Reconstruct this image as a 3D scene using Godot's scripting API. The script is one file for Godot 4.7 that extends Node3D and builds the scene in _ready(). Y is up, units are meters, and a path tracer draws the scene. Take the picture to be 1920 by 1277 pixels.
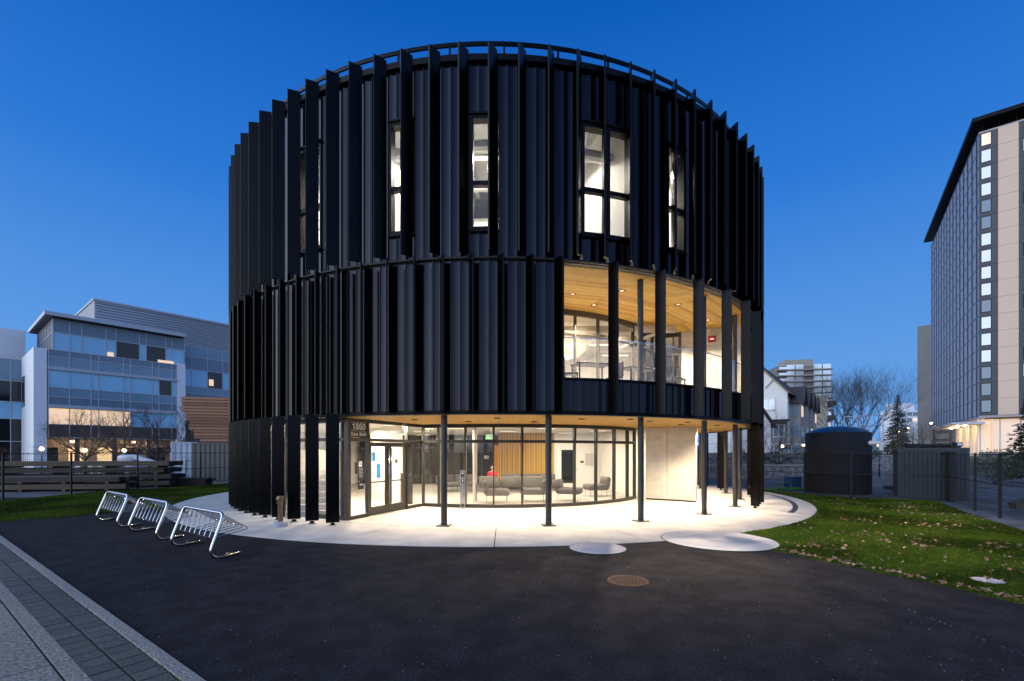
extends Node3D

const CX := -0.58
const CZ := 22.92
const STEP := 3.75
var M := {}
var rng := RandomNumberGenerator.new()
var used := {}
var bld: Node3D

# ------------------------------------------------------------------ names and tags
func numbered(n: String) -> String:
	if not used.has(n):
		used[n] = 0
		return n
	used[n] += 1
	return "%s_%03d" % [n, used[n]]

func tag(o: Node3D, label: String, category := "", group := "", kind := "") -> Node3D:
	if label: o.set_meta("label", label)
	if category: o.set_meta("category", category)
	if group: o.set_meta("group", group)
	if kind: o.set_meta("kind", kind)
	return o

func thing(called: String, label: String, category: String, at := Vector3.ZERO, turn := 0.0, group := "") -> Node3D:
	var o := Node3D.new()
	o.name = numbered(called)
	add_child(o, true)
	o.position = at
	o.rotation.y = turn
	return tag(o, label, category, group)

func part(called: String, mesh: Mesh, m: Material, parent: Node3D) -> MeshInstance3D:
	var o := MeshInstance3D.new()
	o.mesh = mesh
	o.material_override = m
	if parent == self:
		o.name = numbered(called)
	else:
		o.name = called
		var k := 0
		while parent.has_node(NodePath(o.name)):
			k = int(parent.get_meta("n_" + called, 0)) + 1
			parent.set_meta("n_" + called, k)
			o.name = "%s_%03d" % [called, k]
	parent.add_child(o, true)
	return o

func ob(called: String, st: SurfaceTool, m: Material, parent: Node3D) -> MeshInstance3D:
	return part(called, done(st), m, parent)

func structure(called: String, st: SurfaceTool, m: Material) -> MeshInstance3D:
	var o := ob(called, st, m, self)
	o.set_meta("kind", "structure")
	return o

func group_part(called: String, parent: Node3D, at := Vector3.ZERO, turn := 0.0) -> Node3D:
	var o := Node3D.new()
	o.name = called
	var k := 0
	while parent.has_node(NodePath(o.name)):
		k = int(parent.get_meta("n_" + called, 0)) + 1
		parent.set_meta("n_" + called, k)
		o.name = "%s_%03d" % [called, k]
	parent.add_child(o, true)
	o.position = at
	o.rotation.y = turn
	return o

func copy(src: Node3D, called: String, label: String, at: Vector3, turn := 0.0) -> Node3D:
	var r: Node3D = src.duplicate()
	r.name = numbered(called)
	add_child(r, true)
	r.position = at
	r.rotation.y = turn
	r.set_meta("label", label)
	return r

# ------------------------------------------------------------------ mesh helpers
func mb(smooth := false) -> SurfaceTool:
	var st := SurfaceTool.new()
	st.begin(Mesh.PRIMITIVE_TRIANGLES)
	st.set_smooth_group(0 if smooth else 0xFFFFFFFF)
	return st

func done(st: SurfaceTool) -> ArrayMesh:
	st.generate_normals()
	return st.commit()

func tri(st: SurfaceTool, a: Vector3, b: Vector3, c: Vector3, n: Vector3) -> void:
	if (c - a).cross(b - a).dot(n) < 0.0:
		var t := b
		b = c
		c = t
	st.add_vertex(a)
	st.add_vertex(b)
	st.add_vertex(c)

func quad(st: SurfaceTool, a: Vector3, b: Vector3, c: Vector3, d: Vector3, n: Vector3) -> void:
	tri(st, a, b, c, n)
	tri(st, a, c, d, n)

func box(st: SurfaceTool, c: Vector3, s: Vector3, basis := Basis.IDENTITY) -> void:
	var h := s * 0.5
	var p := []
	for i in 8:
		p.append(c + basis * Vector3(h.x if i & 1 else -h.x, h.y if i & 2 else -h.y, h.z if i & 4 else -h.z))
	quad(st, p[0], p[2], p[6], p[4], -basis.x)
	quad(st, p[1], p[3], p[7], p[5], basis.x)
	quad(st, p[0], p[1], p[5], p[4], -basis.y)
	quad(st, p[2], p[3], p[7], p[6], basis.y)
	quad(st, p[0], p[1], p[3], p[2], -basis.z)
	quad(st, p[4], p[5], p[7], p[6], basis.z)

func boxmesh(s: Vector3) -> ArrayMesh:
	var st := mb()
	box(st, Vector3.ZERO, s)
	return done(st)

# a box with chamfered vertical and top edges
func soft(st: SurfaceTool, c: Vector3, s: Vector3, r: float, basis := Basis.IDENTITY) -> void:
	var h := s * 0.5
	var rings := []
	var lv := [[-h.y, r], [-h.y + r, 0.0], [h.y - r, 0.0], [h.y - r * 0.35, r * 0.35], [h.y, r]]
	for l in lv:
		var ring := []
		var x: float = h.x - l[1]
		var z: float = h.z - l[1]
		var k := r * 0.7
		for q in [[x, z - k], [x - k, z], [-x + k, z], [-x, z - k], [-x, -z + k], [-x + k, -z], [x - k, -z], [x, -z + k]]:
			ring.append(c + basis * Vector3(q[0], l[0], q[1]))
		rings.append(ring)
	for i in rings.size() - 1:
		for k in 8:
			var a: Vector3 = rings[i][k]
			var b: Vector3 = rings[i][(k + 1) % 8]
			var d: Vector3 = rings[i + 1][k]
			var e: Vector3 = rings[i + 1][(k + 1) % 8]
			quad(st, a, b, e, d, (a + b + d + e) * 0.25 - c)
	for k in range(1, 7):
		tri(st, rings[4][0], rings[4][k], rings[4][k + 1], basis.y)
		tri(st, rings[0][0], rings[0][k], rings[0][k + 1], -basis.y)

func tube(st: SurfaceTool, pts: Array, rad: float, sides := 8, rad2 := -1.0) -> void:
	if rad2 < 0.0: rad2 = rad
	var n := pts.size()
	var prev := []
	var up := Vector3.UP
	for i in n:
		var p: Vector3 = pts[i]
		var d: Vector3
		if i == 0: d = pts[1] - p
		elif i == n - 1: d = p - pts[n - 2]
		else: d = (pts[i + 1] - p).normalized() + (p - pts[i - 1]).normalized()
		d = d.normalized()
		if i == 0: up = Vector3.UP if absf(d.y) < 0.9 else Vector3.RIGHT
		var x := d.cross(up).normalized()
		up = x.cross(d).normalized()
		var r := lerpf(rad, rad2, float(i) / (n - 1))
		var ring := []
		for k in sides:
			var a := TAU * k / sides
			ring.append(p + (x * cos(a) + up * sin(a)) * r)
		if i > 0:
			for k in sides:
				var k2 := (k + 1) % sides
				quad(st, prev[k], prev[k2], ring[k2], ring[k], (prev[k] + ring[k2]) * 0.5 - (p + pts[i - 1]) * 0.5)
		if i == 0 or i == n - 1:
			for k in range(1, sides - 1):
				tri(st, ring[0], ring[k], ring[k + 1], -d if i == 0 else d)
		prev = ring

func lathe(st: SurfaceTool, prof: Array, sides := 24, c := Vector3.ZERO) -> void:
	for i in prof.size() - 1:
		var r0: float = prof[i][0]
		var r1: float = prof[i + 1][0]
		var y0: float = prof[i][1]
		var y1: float = prof[i + 1][1]
		for k in sides:
			var a := TAU * k / sides
			var b := TAU * (k + 1) / sides
			var n := Vector3(cos((a + b) / 2) * (y1 - y0), r0 - r1, sin((a + b) / 2) * (y1 - y0))
			var p0 := c + Vector3(cos(a) * r0, y0, sin(a) * r0)
			var p1 := c + Vector3(cos(b) * r0, y0, sin(b) * r0)
			var p2 := c + Vector3(cos(b) * r1, y1, sin(b) * r1)
			var p3 := c + Vector3(cos(a) * r1, y1, sin(a) * r1)
			if r0 > 1e-5: tri(st, p0, p1, p2, n)
			if r1 > 1e-5: tri(st, p0, p2, p3, n)

# vertical prism over a polygon of (x, z)
func prism(st: SurfaceTool, poly: PackedVector2Array, y0: float, y1: float) -> void:
	var idx := Geometry2D.triangulate_polygon(poly)
	for i in range(0, idx.size(), 3):
		var a := poly[idx[i]]
		var b := poly[idx[i + 1]]
		var c := poly[idx[i + 2]]
		tri(st, Vector3(a.x, y1, a.y), Vector3(b.x, y1, b.y), Vector3(c.x, y1, c.y), Vector3.UP)
		if y1 - y0 > 0.0005:
			tri(st, Vector3(a.x, y0, a.y), Vector3(b.x, y0, b.y), Vector3(c.x, y0, c.y), Vector3.DOWN)
	if y1 - y0 > 0.0005:
		var cw := Geometry2D.is_polygon_clockwise(poly)
		for i in poly.size():
			var a := poly[i]
			var b := poly[(i + 1) % poly.size()]
			var n := Vector3(b.y - a.y, 0, a.x - b.x)
			if cw: n = -n
			quad(st, Vector3(a.x, y0, a.y), Vector3(b.x, y0, b.y), Vector3(b.x, y1, b.y), Vector3(a.x, y1, a.y), n)

func P(r: float, deg: float, y := 0.0) -> Vector3:   # polar round the building's axis, 0 towards the street
	var a := deg_to_rad(deg)
	return Vector3(r * sin(a), y, r * cos(a))

func W(x: float, depth: float, y := 0.0) -> Vector3:
	return Vector3(x, y, -depth)

# ring sector solid
func arc(st: SurfaceTool, r0: float, r1: float, a0: float, a1: float, y0: float, y1: float, per := 2.5, ends := true) -> void:
	var n := maxi(1, int(ceil((a1 - a0) / per)))
	for i in n:
		var a := lerpf(a0, a1, float(i) / n)
		var b := lerpf(a0, a1, float(i + 1) / n)
		var o := P(1, (a + b) / 2)
		quad(st, P(r1, a, y0), P(r1, b, y0), P(r1, b, y1), P(r1, a, y1), o)
		quad(st, P(r0, a, y0), P(r0, b, y0), P(r0, b, y1), P(r0, a, y1), -o)
		quad(st, P(r0, a, y1), P(r0, b, y1), P(r1, b, y1), P(r1, a, y1), Vector3.UP)
		quad(st, P(r0, a, y0), P(r0, b, y0), P(r1, b, y0), P(r1, a, y0), Vector3.DOWN)
	if ends and a1 - a0 < 359.9:
		quad(st, P(r0, a0, y0), P(r1, a0, y0), P(r1, a0, y1), P(r0, a0, y1), P(1, a0 - 90))
		quad(st, P(r0, a1, y0), P(r1, a1, y0), P(r1, a1, y1), P(r0, a1, y1), P(1, a1 + 90))

func disc(st: SurfaceTool, r: float, y0: float, y1: float, sides := 96, c := Vector3.ZERO) -> void:
	var poly := PackedVector2Array()
	for k in sides:
		poly.append(Vector2(c.x + r * cos(TAU * k / sides), c.z + r * sin(TAU * k / sides)))
	prism(st, poly, y0, y1)

func bar(st: SurfaceTool, a: Vector3, b: Vector3, w: float, h: float) -> void:   # box beam from a to b
	var d := b - a
	var l := d.length()
	var x := d / l
	var up := Vector3.UP if absf(x.y) < 0.95 else Vector3.BACK
	var z := x.cross(up).normalized()
	var y := z.cross(x).normalized()
	box(st, (a + b) / 2, Vector3(l, h, w), Basis(x, y, z))

# ------------------------------------------------------------------ materials
func lin(r: float, g: float, b: float, a := 1.0) -> Color:
	var c := Color(r, g, b).linear_to_srgb()
	c.a = a
	return c

func noise_tex(freq: float, oct: int, lo: float, hi: float, seed_: int, size := 512, kind := FastNoiseLite.TYPE_SIMPLEX_SMOOTH) -> NoiseTexture2D:
	var n := FastNoiseLite.new()
	n.noise_type = kind
	n.seed = seed_
	n.frequency = freq
	n.fractal_octaves = oct
	var t := NoiseTexture2D.new()
	t.width = size
	t.height = size
	t.seamless = true
	t.noise = n
	t.normalize = true
	var g := Gradient.new()
	g.set_color(0, Color(lo, lo, lo))
	g.set_color(1, Color(hi, hi, hi))
	t.color_ramp = g
	return t

func mat(called: String, c: Color, rough := 0.8, metal := 0.0, tex: Texture2D = null, scale := Vector3.ONE, bump: Texture2D = null, bump_scale := 1.0, world := true) -> StandardMaterial3D:
	var m := StandardMaterial3D.new()
	m.resource_name = called
	m.albedo_color = c
	m.roughness = rough
	m.metallic = metal
	if tex:
		m.albedo_texture = tex
	if bump:
		m.heightmap_enabled = true
		m.heightmap_texture = bump
		m.heightmap_scale = bump_scale
	if tex or bump:
		m.uv1_triplanar = true
		m.uv1_world_triplanar = world
		m.uv1_scale = scale
	M[called] = m
	return m

func glass(called: String, tint: Color, alpha: float) -> StandardMaterial3D:
	var m := StandardMaterial3D.new()
	m.resource_name = called
	m.albedo_color = Color(tint.r, tint.g, tint.b, alpha)
	m.transparency = BaseMaterial3D.TRANSPARENCY_ALPHA
	m.roughness = 0.02
	M[called] = m
	return m

func glow(called: String, c: Color, e: float) -> StandardMaterial3D:
	var m := StandardMaterial3D.new()
	m.resource_name = called
	m.albedo_color = Color(0.8, 0.8, 0.8)
	m.emission_enabled = true
	m.emission = c
	m.emission_energy_multiplier = e
	M[called] = m
	return m

func materials() -> void:
	var fine := noise_tex(0.05, 4, 0.72, 1.0, 1)
	var blot := noise_tex(0.008, 5, 0.55, 1.0, 2)
	var rough_ := noise_tex(0.012, 6, 0.86, 1.0, 12, 1024)
	rough_.color_ramp.set_offset(0, 0.30)
	rough_.color_ramp.set_offset(1, 0.70)
	var speck := noise_tex(0.045, 4, 0.40, 1.0, 13)
	var soft_ := noise_tex(0.006, 3, 0.86, 1.0, 3)
	var grit := noise_tex(0.35, 2, 0.0, 1.0, 4)
	var grain := noise_tex(0.02, 5, 0.55, 1.0, 5)
	var wave := noise_tex(0.01, 2, 0.0, 1.0, 6)
	mat("asphalt", lin(0.052, 0.047, 0.053), 0.75, 0, rough_, Vector3.ONE * 0.15, grit, 0.9)
	M.asphalt.metallic_specular = 0.18
	M.asphalt.roughness = 0.95
	M.asphalt.detail_enabled = true
	M.asphalt.detail_albedo = noise_tex(0.4, 2, 0.5, 1.0, 14)
	M.asphalt.detail_blend_mode = BaseMaterial3D.BLEND_MODE_MUL
	mat("slab", lin(0.56, 0.53, 0.49), 0.75, 0, soft_, Vector3.ONE * 0.35, grit, 0.12)
	mat("pad", lin(0.42, 0.42, 0.45), 0.75, 0, soft_, Vector3.ONE * 0.5, grit, 0.12)
	mat("floor", lin(0.62, 0.59, 0.54), 0.35, 0, soft_, Vector3.ONE * 0.4)
	mat("soil", lin(0.035, 0.05, 0.018), 0.95, 0, blot, Vector3.ONE * 0.5, grit, 2.0)
	mat("yard", lin(0.16, 0.165, 0.175), 0.95, 0, blot, Vector3.ONE * 0.15, grit, 2.0)
	mat("kerb", lin(0.52, 0.48, 0.43), 0.85, 0, speck, Vector3.ONE * 1.2, grit, 0.6)
	var k := 0
	for t in [[0.15, 0.14, 0.128], [0.17, 0.16, 0.145], [0.125, 0.118, 0.11], [0.155, 0.148, 0.126]]:
		mat("paver%d" % k, lin(t[0], t[1], t[2]), 0.8, 0, speck, Vector3.ONE * (1.0 + 0.3 * k), grit, 0.3)
		k += 1
	mat("slabstone", lin(0.48, 0.43, 0.36), 0.85, 0, speck, Vector3.ONE * 1.1, grit, 0.4)
	mat("slabstone2", lin(0.42, 0.38, 0.32), 0.85, 0, speck, Vector3.ONE * 0.8, grit, 0.4)
	mat("joint", lin(0.02, 0.024, 0.015), 1.0)
	mat("moss", lin(0.05, 0.07, 0.015), 1.0)
	mat("black", lin(0.012, 0.012, 0.014), 0.45, 1.0, null, Vector3.ONE * 0.8)
	mat("panel", lin(0.0190, 0.0210, 0.0265), 0.16, 1.0)
	mat("panel2", lin(0.0165, 0.0180, 0.0230), 0.19, 1.0)
	mat("panel3", lin(0.0215, 0.0235, 0.0295), 0.14, 1.0)
	mat("fin", lin(0.0100, 0.0104, 0.0114), 0.24, 1.0)
	mat("dark", lin(0.008, 0.008, 0.008), 0.7)
	mat("frame", lin(0.018, 0.017, 0.016), 0.4, 0.0)
	mat("brass", lin(0.45, 0.30, 0.13), 0.4, 0.6)
	k = 0
	for t in [[0.84, 0.51, 0.115], [0.92, 0.61, 0.17], [0.62, 0.32, 0.055], [0.87, 0.53, 0.10]]:
		mat("board%d" % k, lin(t[0], t[1], t[2]), 0.55, 0, grain, Vector3(0.6, 6.0, 9.0), null, 1.0, false)
		k += 1
	mat("soffit", lin(0.84, 0.50, 0.105), 0.6, 0, grain, Vector3(0.5, 4, 8), null, 1.0, false)
	mat("white", lin(0.80, 0.785, 0.75), 0.7)
	mat("whitepanel", lin(0.66, 0.62, 0.56), 0.5, 0, soft_, Vector3.ONE * 0.6)
	mat("ceilgrey", lin(0.42, 0.40, 0.37), 0.85, 0, fine, Vector3.ONE * 0.7)
	mat("duct", lin(0.55, 0.54, 0.52), 0.45, 0.3)
	mat("steel", lin(0.55, 0.55, 0.56), 0.22, 1.0)
	mat("bronze", lin(0.36, 0.25, 0.13), 0.38, 0.9, fine, Vector3.ONE * 6)
	mat("concrete", lin(0.36, 0.35, 0.34), 0.9, 0, blot, Vector3.ONE * 0.6, grit, 0.5)
	mat("rust", lin(0.14, 0.055, 0.025), 0.85, 0.0, blot, Vector3.ONE * 5, grit, 0.6)
	mat("sofa", lin(0.19, 0.175, 0.17), 0.95, 0, fine, Vector3.ONE * 6)
	mat("slat0", lin(0.55, 0.34, 0.07), 0.5)
	mat("slat1", lin(0.60, 0.36, 0.09), 0.5)
	mat("slat2", lin(0.50, 0.28, 0.06), 0.5)
	mat("orange", lin(0.75, 0.36, 0.04), 0.5)
	mat("blue_paper", lin(0.02, 0.28, 0.70), 0.6)
	mat("paper", lin(0.78, 0.78, 0.76), 0.6)
	mat("ink", lin(0.012, 0.012, 0.013), 0.5)
	mat("red", lin(0.35, 0.012, 0.012), 0.5)
	mat("darkglass", lin(0.01, 0.013, 0.016), 0.06)
	glass("glass", Color(1, 1, 1), 0.02)
	glass("railglass", Color(0.80, 0.92, 1.0), 0.05)
	glow("lens", Color(1.0, 0.86, 0.66), 1.6)
	glow("lamp", Color(1.0, 0.84, 0.62), 9.0)
	glow("panel_light", Color(1.0, 0.92, 0.80), 2.0)
	glow("pendant", Color(1.0, 0.80, 0.50), 0.95)
	glow("exit", Color(0.05, 0.75, 0.45), 1.2)
	glow("lit", Color(1.0, 0.82, 0.55), 0.8)
	glow("litcool", Color(0.85, 0.93, 1.0), 0.40)
	glow("alarm", Color(1.0, 0.75, 0.8), 1.2)

# ------------------------------------------------------------------ camera, sky
func camera_and_sky() -> void:
	var cam := Camera3D.new()
	cam.name = "Camera"
	add_child(cam)
	cam.projection = Camera3D.PROJECTION_FRUSTUM
	cam.near = 0.1
	cam.far = 4000.0
	cam.size = 0.1 * 2.0 * 638.5 / 871.3
	cam.frustum_offset = Vector2(0, 0.1 * (845.4 - 638.5) / 871.3)   # a shift lens: the picture is taken with the camera level
	cam.position = Vector3(0, 2.0, 0)
	cam.current = true
	var e := Environment.new()
	e.background_mode = Environment.BG_SKY
	e.tonemap_mode = Environment.TONE_MAPPER_LINEAR
	e.tonemap_exposure = 1.0
	e.sdfgi_enabled = true
	e.ssao_enabled = true
	e.ssil_enabled = true
	# clear dusk: deep blue overhead, paler towards the horizon, the afterglow behind the camera
	var w := 256
	var h := 128
	var im := Image.create_empty(w, h, false, Image.FORMAT_RGBAF)
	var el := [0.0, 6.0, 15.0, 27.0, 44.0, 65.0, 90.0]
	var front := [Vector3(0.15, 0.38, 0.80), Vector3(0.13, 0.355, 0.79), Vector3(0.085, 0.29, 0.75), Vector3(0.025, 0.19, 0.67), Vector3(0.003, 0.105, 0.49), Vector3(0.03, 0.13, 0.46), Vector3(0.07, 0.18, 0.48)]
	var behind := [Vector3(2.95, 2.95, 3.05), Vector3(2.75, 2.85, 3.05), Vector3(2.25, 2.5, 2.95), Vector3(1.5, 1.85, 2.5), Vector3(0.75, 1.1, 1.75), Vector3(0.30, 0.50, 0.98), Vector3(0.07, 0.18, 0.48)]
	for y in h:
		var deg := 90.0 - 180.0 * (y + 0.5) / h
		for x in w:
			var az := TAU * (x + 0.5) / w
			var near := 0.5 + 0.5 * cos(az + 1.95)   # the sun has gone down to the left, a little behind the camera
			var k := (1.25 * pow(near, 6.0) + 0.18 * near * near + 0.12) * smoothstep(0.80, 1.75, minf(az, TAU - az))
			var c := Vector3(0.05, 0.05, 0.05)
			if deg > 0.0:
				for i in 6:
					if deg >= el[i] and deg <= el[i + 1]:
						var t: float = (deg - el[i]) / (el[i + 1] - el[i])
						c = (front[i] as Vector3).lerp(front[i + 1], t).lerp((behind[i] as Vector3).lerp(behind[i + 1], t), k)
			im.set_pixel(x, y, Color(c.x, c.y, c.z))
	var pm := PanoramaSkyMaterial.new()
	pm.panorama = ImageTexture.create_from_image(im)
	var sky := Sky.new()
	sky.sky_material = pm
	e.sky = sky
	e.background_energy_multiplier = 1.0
	var we := WorldEnvironment.new()
	we.name = "WorldEnvironment"
	we.environment = e
	add_child(we)

# ------------------------------------------------------------------ lights with their fittings
func spot(parent: Node3D, at: Vector3, energy: float, angle := 62.0, col := Color(1.0, 0.90, 0.75)) -> void:
	var l := SpotLight3D.new()
	l.name = "spot_light"
	l.light_color = col
	l.light_energy = energy
	l.spot_angle = angle
	l.spot_angle_attenuation = 0.6
	l.spot_range = 30.0
	l.spot_attenuation = 2.0
	l.light_size = 0.06
	l.shadow_enabled = true
	l.rotation.x = -PI / 2
	l.position = at
	parent.add_child(l, true)

func area(parent: Node3D, at: Vector3, size: Vector2, energy: float, col := Color(1.0, 0.93, 0.82)) -> void:
	var l := AreaLight3D.new()
	l.name = "area_light"
	l.light_color = col
	l.light_energy = energy
	l.area_size = size
	l.area_range = 30.0
	l.shadow_enabled = true
	l.rotation.x = -PI / 2
	l.position = at
	parent.add_child(l, true)

func omni(parent: Node3D, at: Vector3, energy: float, size: float, col := Color(1.0, 0.82, 0.6)) -> void:
	var l := OmniLight3D.new()
	l.name = "omni_light"
	l.light_color = col
	l.light_energy = energy
	l.omni_range = 60.0
	l.omni_attenuation = 2.0
	l.light_size = size
	l.shadow_enabled = true
	l.position = at
	parent.add_child(l, true)

var lens_mesh: ArrayMesh
var trim_mesh: ArrayMesh
func downlight(parent: Node3D, at: Vector3, energy: float) -> void:
	if lens_mesh == null:
		var a := mb(true)
		lathe(a, [[0.0, 0.0], [0.065, 0.0]], 20)
		lens_mesh = done(a)
		var b := mb(true)
		lathe(b, [[0.065, 0.012], [0.068, -0.002], [0.10, -0.012], [0.105, 0.0], [0.105, 0.012]], 20)
		trim_mesh = done(b)
	var g := part("downlight", trim_mesh, M.black, parent)
	g.position = at
	part("lens", lens_mesh, M.lens, g)
	spot(parent, at + Vector3(0, -0.03, 0), energy)

# ------------------------------------------------------------------ ground
func v2(pts: Array) -> PackedVector2Array:   # (x, depth) pairs to the xz plane
	var o := PackedVector2Array()
	for p in pts:
		o.append(Vector2(p[0], -p[1]))
	return o

const LAWN_R := [[4.6, 10.4], [5.22, 9.19], [5.55, 8.5], [5.83, 7.94], [6.33, 6.98], [6.63, 6.02], [7.2, 4.0], [9.0, -2.0], [13.2, -2.0], [12.6, 11.4], [14.2, 14.3], [15.9, 17.0], [16.9, 18.6], [14.3, 19.9], [13.4, 21.4], [12.4, 25.0], [11.0, 29.0], [8.0, 33.0], [0.0, 30.0]]
const LAWN_L := [[-15.6, 12.3], [-14.9, 12.62], [-14.37, 13.04], [-13.59, 13.76], [-12.7, 15.2], [-12.05, 16.66], [-11.0, 18.0], [-8.0, 22.0], [-8.0, 35.0], [-16.5, 34.0], [-17.4, 28.3], [-19.0, 24.4], [-20.2, 23.4], [-20.3, 20.6], [-20.2, 18.3], [-19.0, 16.3]]

func slab_r(deg: float) -> float:
	return 13.02 - 0.12 * sin(deg_to_rad(deg)) + 0.24 * cos(deg_to_rad(deg))

func ground() -> void:
	var st := mb()
	quad(st, Vector3(-2500, -0.02, -3000), Vector3(2500, -0.02, -3000), Vector3(2500, -0.02, 400), Vector3(-2500, -0.02, 400), Vector3.UP)
	structure("ground", st, M.yard)
	st = mb()
	prism(st, v2([[-24.0, 19.74], [12.0, -6.79], [18.0, -6.79], [18.0, 3.0], [9.0, 12.0], [4.0, 20.0], [-12.0, 24.0], [-20.0, 20.0]]), -0.1, 0.0)
	structure("asphalt_pavement", st, M.asphalt)
	st = mb()
	prism(st, v2(LAWN_R), -0.1, 0.008)
	structure("lawn_soil", st, M.soil)
	st = mb()
	prism(st, v2(LAWN_L), -0.1, 0.008)
	structure("lawn_soil", st, M.soil)

	# the round concrete apron, poured in sections with open joints
	var apron := Node3D.new()
	apron.name = "concrete_apron"
	apron.set_meta("kind", "structure")
	add_child(apron, true)
	apron.position = Vector3(CX, 0, -CZ)
	var a0 := -66.6
	for k in 24:
		var s := a0 + 15.0 * k
		var r_in := 7.0
		st = mb()
		apron_piece(st, s + 0.05, s + 14.95, 6.0, 10.80)
		ob("concrete_section", st, M.slab, apron)
		st = mb()
		apron_piece(st, s + 7.5 + 0.05, s + 22.5 - 0.05, 10.82, -1.0)
		ob("concrete_section", st, M.slab, apron)
	st = mb()
	disc(st, 12.6, -0.08, 0.002, 96)
	ob("joint_bed", st, M.joint, apron)
	st = mb()
	disc(st, 6.6, -0.05, 0.016, 64)
	arc(st, 6.0, 10.42, -80, -23.2, -0.05, 0.0165)
	ob("lobby_floor", st, M.floor, apron)
	# slot drain along the right edge
	st = mb()
	arc(st, 12.35, 12.52, 50, 108, 0.0, 0.0165)
	ob("slot_drain", st, M.ink, apron)

	for p in [[1.75, 9.50, 0.58, "small round concrete lid at the apron's edge, cast in the black asphalt", "ground_pad"], [4.60, 10.38, 1.20, "large round concrete lid between apron, asphalt and lawn", "ground_pad"], [7.29, 7.12, 0.20, "small pale round lid lying alone in the leafy lawn", "utility_lid"]]:
		var t := thing(p[4], p[3], "lid", W(p[0], p[1]), 0, "round lids in the ground")
		st = mb(true)
		lathe(st, [[0.0, 0.02], [p[2] - 0.02, 0.02], [p[2] - 0.012, 0.017]], 64)
		ob("cover", st, M.pad, t)
		st = mb(true)
		lathe(st, [[p[2] - 0.012, 0.0155], [p[2] + 0.012, 0.0155], [p[2] + 0.013, -0.02]], 64)
		ob("rim", st, M.joint, t)
	# rusty iron grate
	var g := thing("manhole_cover", "rusty round iron manhole grate set in the black asphalt", "manhole", W(1.78, 7.13), 0.4)
	st = mb(true)
	lathe(st, [[0.27, -0.02], [0.27, 0.014], [0.31, 0.014], [0.315, -0.01]], 48)
	ob("ring", st, M.rust, g)
	st = mb()
	disc(st, 0.27, -0.03, -0.012 + 0.014, 48)
	ob("pit", st, M.ink, g)
	for i in 13:
		var x := -0.252 + 0.042 * i
		var l := sqrt(maxf(0.0, 0.268 * 0.268 - x * x))
		var cuts: int = maxi(1, int(l * 2 / 0.09))
		for j in cuts:
			st = mb()
			var z0 := -l + 2 * l * j / cuts + 0.008
			var z1 := -l + 2 * l * (j + 1) / cuts - 0.008
			soft(st, Vector3(x, 0.008, (z0 + z1) / 2), Vector3(0.026, 0.012, z1 - z0), 0.004)
			ob("grate_block", st, M.rust, g)

func apron_piece(st: SurfaceTool, a: float, b: float, r0: float, r1: float) -> void:
	var poly := PackedVector2Array()
	for i in 9:
		var d := lerpf(a, b, i / 8.0)
		var p := P(r1 if r1 > 0 else slab_r(d), d)
		poly.append(Vector2(p.x, p.z))
	for i in 9:
		var d := lerpf(b, a, i / 8.0)
		var p := P(r0, d)
		poly.append(Vector2(p.x, p.z))
	prism(st, poly, -0.1, 0.012)

# kerb, two courses of dark pavers and pale slabs along the street, lower left
func pavement() -> void:
	var o := Node3D.new()
	o.name = "pavement"
	o.set_meta("kind", "structure")
	add_child(o, true)
	o.position = W(-2.69, 4.04)
	o.rotation.y = -atan2(0.593, 0.805)
	var st := mb()
	box(st, Vector3(-8, -0.04, 3.0), Vector3(32, 0.08, 6.0))
	ob("bedding", st, M.joint, o)
	# local axes: x = (0.805, -0.593) in (X, depth), z = towards the camera's left
	var n := 0
	for k in range(-2, 6):
		st = mb()
		soft(st, Vector3(-1.46 - 2.94 * (k + 0.5), 0.004, 0.062), Vector3(2.925, 0.05, 0.122), 0.006)
		ob("kerb_stone", st, M.kerb, o)
	var meshes := []
	for k in 3:
		st = mb()
		soft(st, Vector3.ZERO, Vector3(0.201, 0.05, 0.214), 0.004)
		meshes.append(done(st))
	for row in 2:
		for i in 92:
			var q := part("paver", meshes[0], M["paver%d" % rng.randi_range(0, 3)], o)
			q.position = Vector3(1.866 - 0.2145 * i - row * 0.03, -0.003 + rng.randf_range(-0.002, 0.002), 0.245 + row * 0.231)
			q.rotation = Vector3(rng.randf_range(-0.006, 0.006), rng.randf_range(-0.008, 0.008), rng.randf_range(-0.006, 0.006))
	for i in 12:
		var x := 2.215 - 1.45 * i
		st = mb()
		soft(st, Vector3(x, 0.0, 0.645), Vector3(1.438, 0.05, 0.132), 0.005)
		ob("border_slab", st, M.slabstone, o)
		for j in 3:
			st = mb()
			soft(st, Vector3(x, 0.0, 0.722 + 0.6 + 1.2 * j), Vector3(1.438, 0.05, 1.188), 0.006)
			ob("paving_slab", st, M.slabstone2 if (i + j) % 3 == 0 else M.slabstone, o)
	# moss along the joints
	st = mb()
	for i in 420:
		var along := 1.6 - 17.0 * pow(rng.randf(), 1.4)
		var z: float = [0.131, 0.131, 0.583][rng.randi_range(0, 2)]
		var s := rng.randf_range(0.006, 0.016)
		soft(st, Vector3(along, 0.014, z + rng.randf_range(-0.004, 0.004)), Vector3(s * rng.randf_range(1, 4), 0.02, s), 0.003)
	ob("joint_moss", st, M.moss, o).set_meta("kind", "stuff")

# ------------------------------------------------------------------ the round building
const WINDOWS := [[-30.0, -25.0], [-13.75, -10.0], [-2.5, 1.25], [12.5, 16.25], [16.25, 20.0], [26.25, 30.0]]

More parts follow.
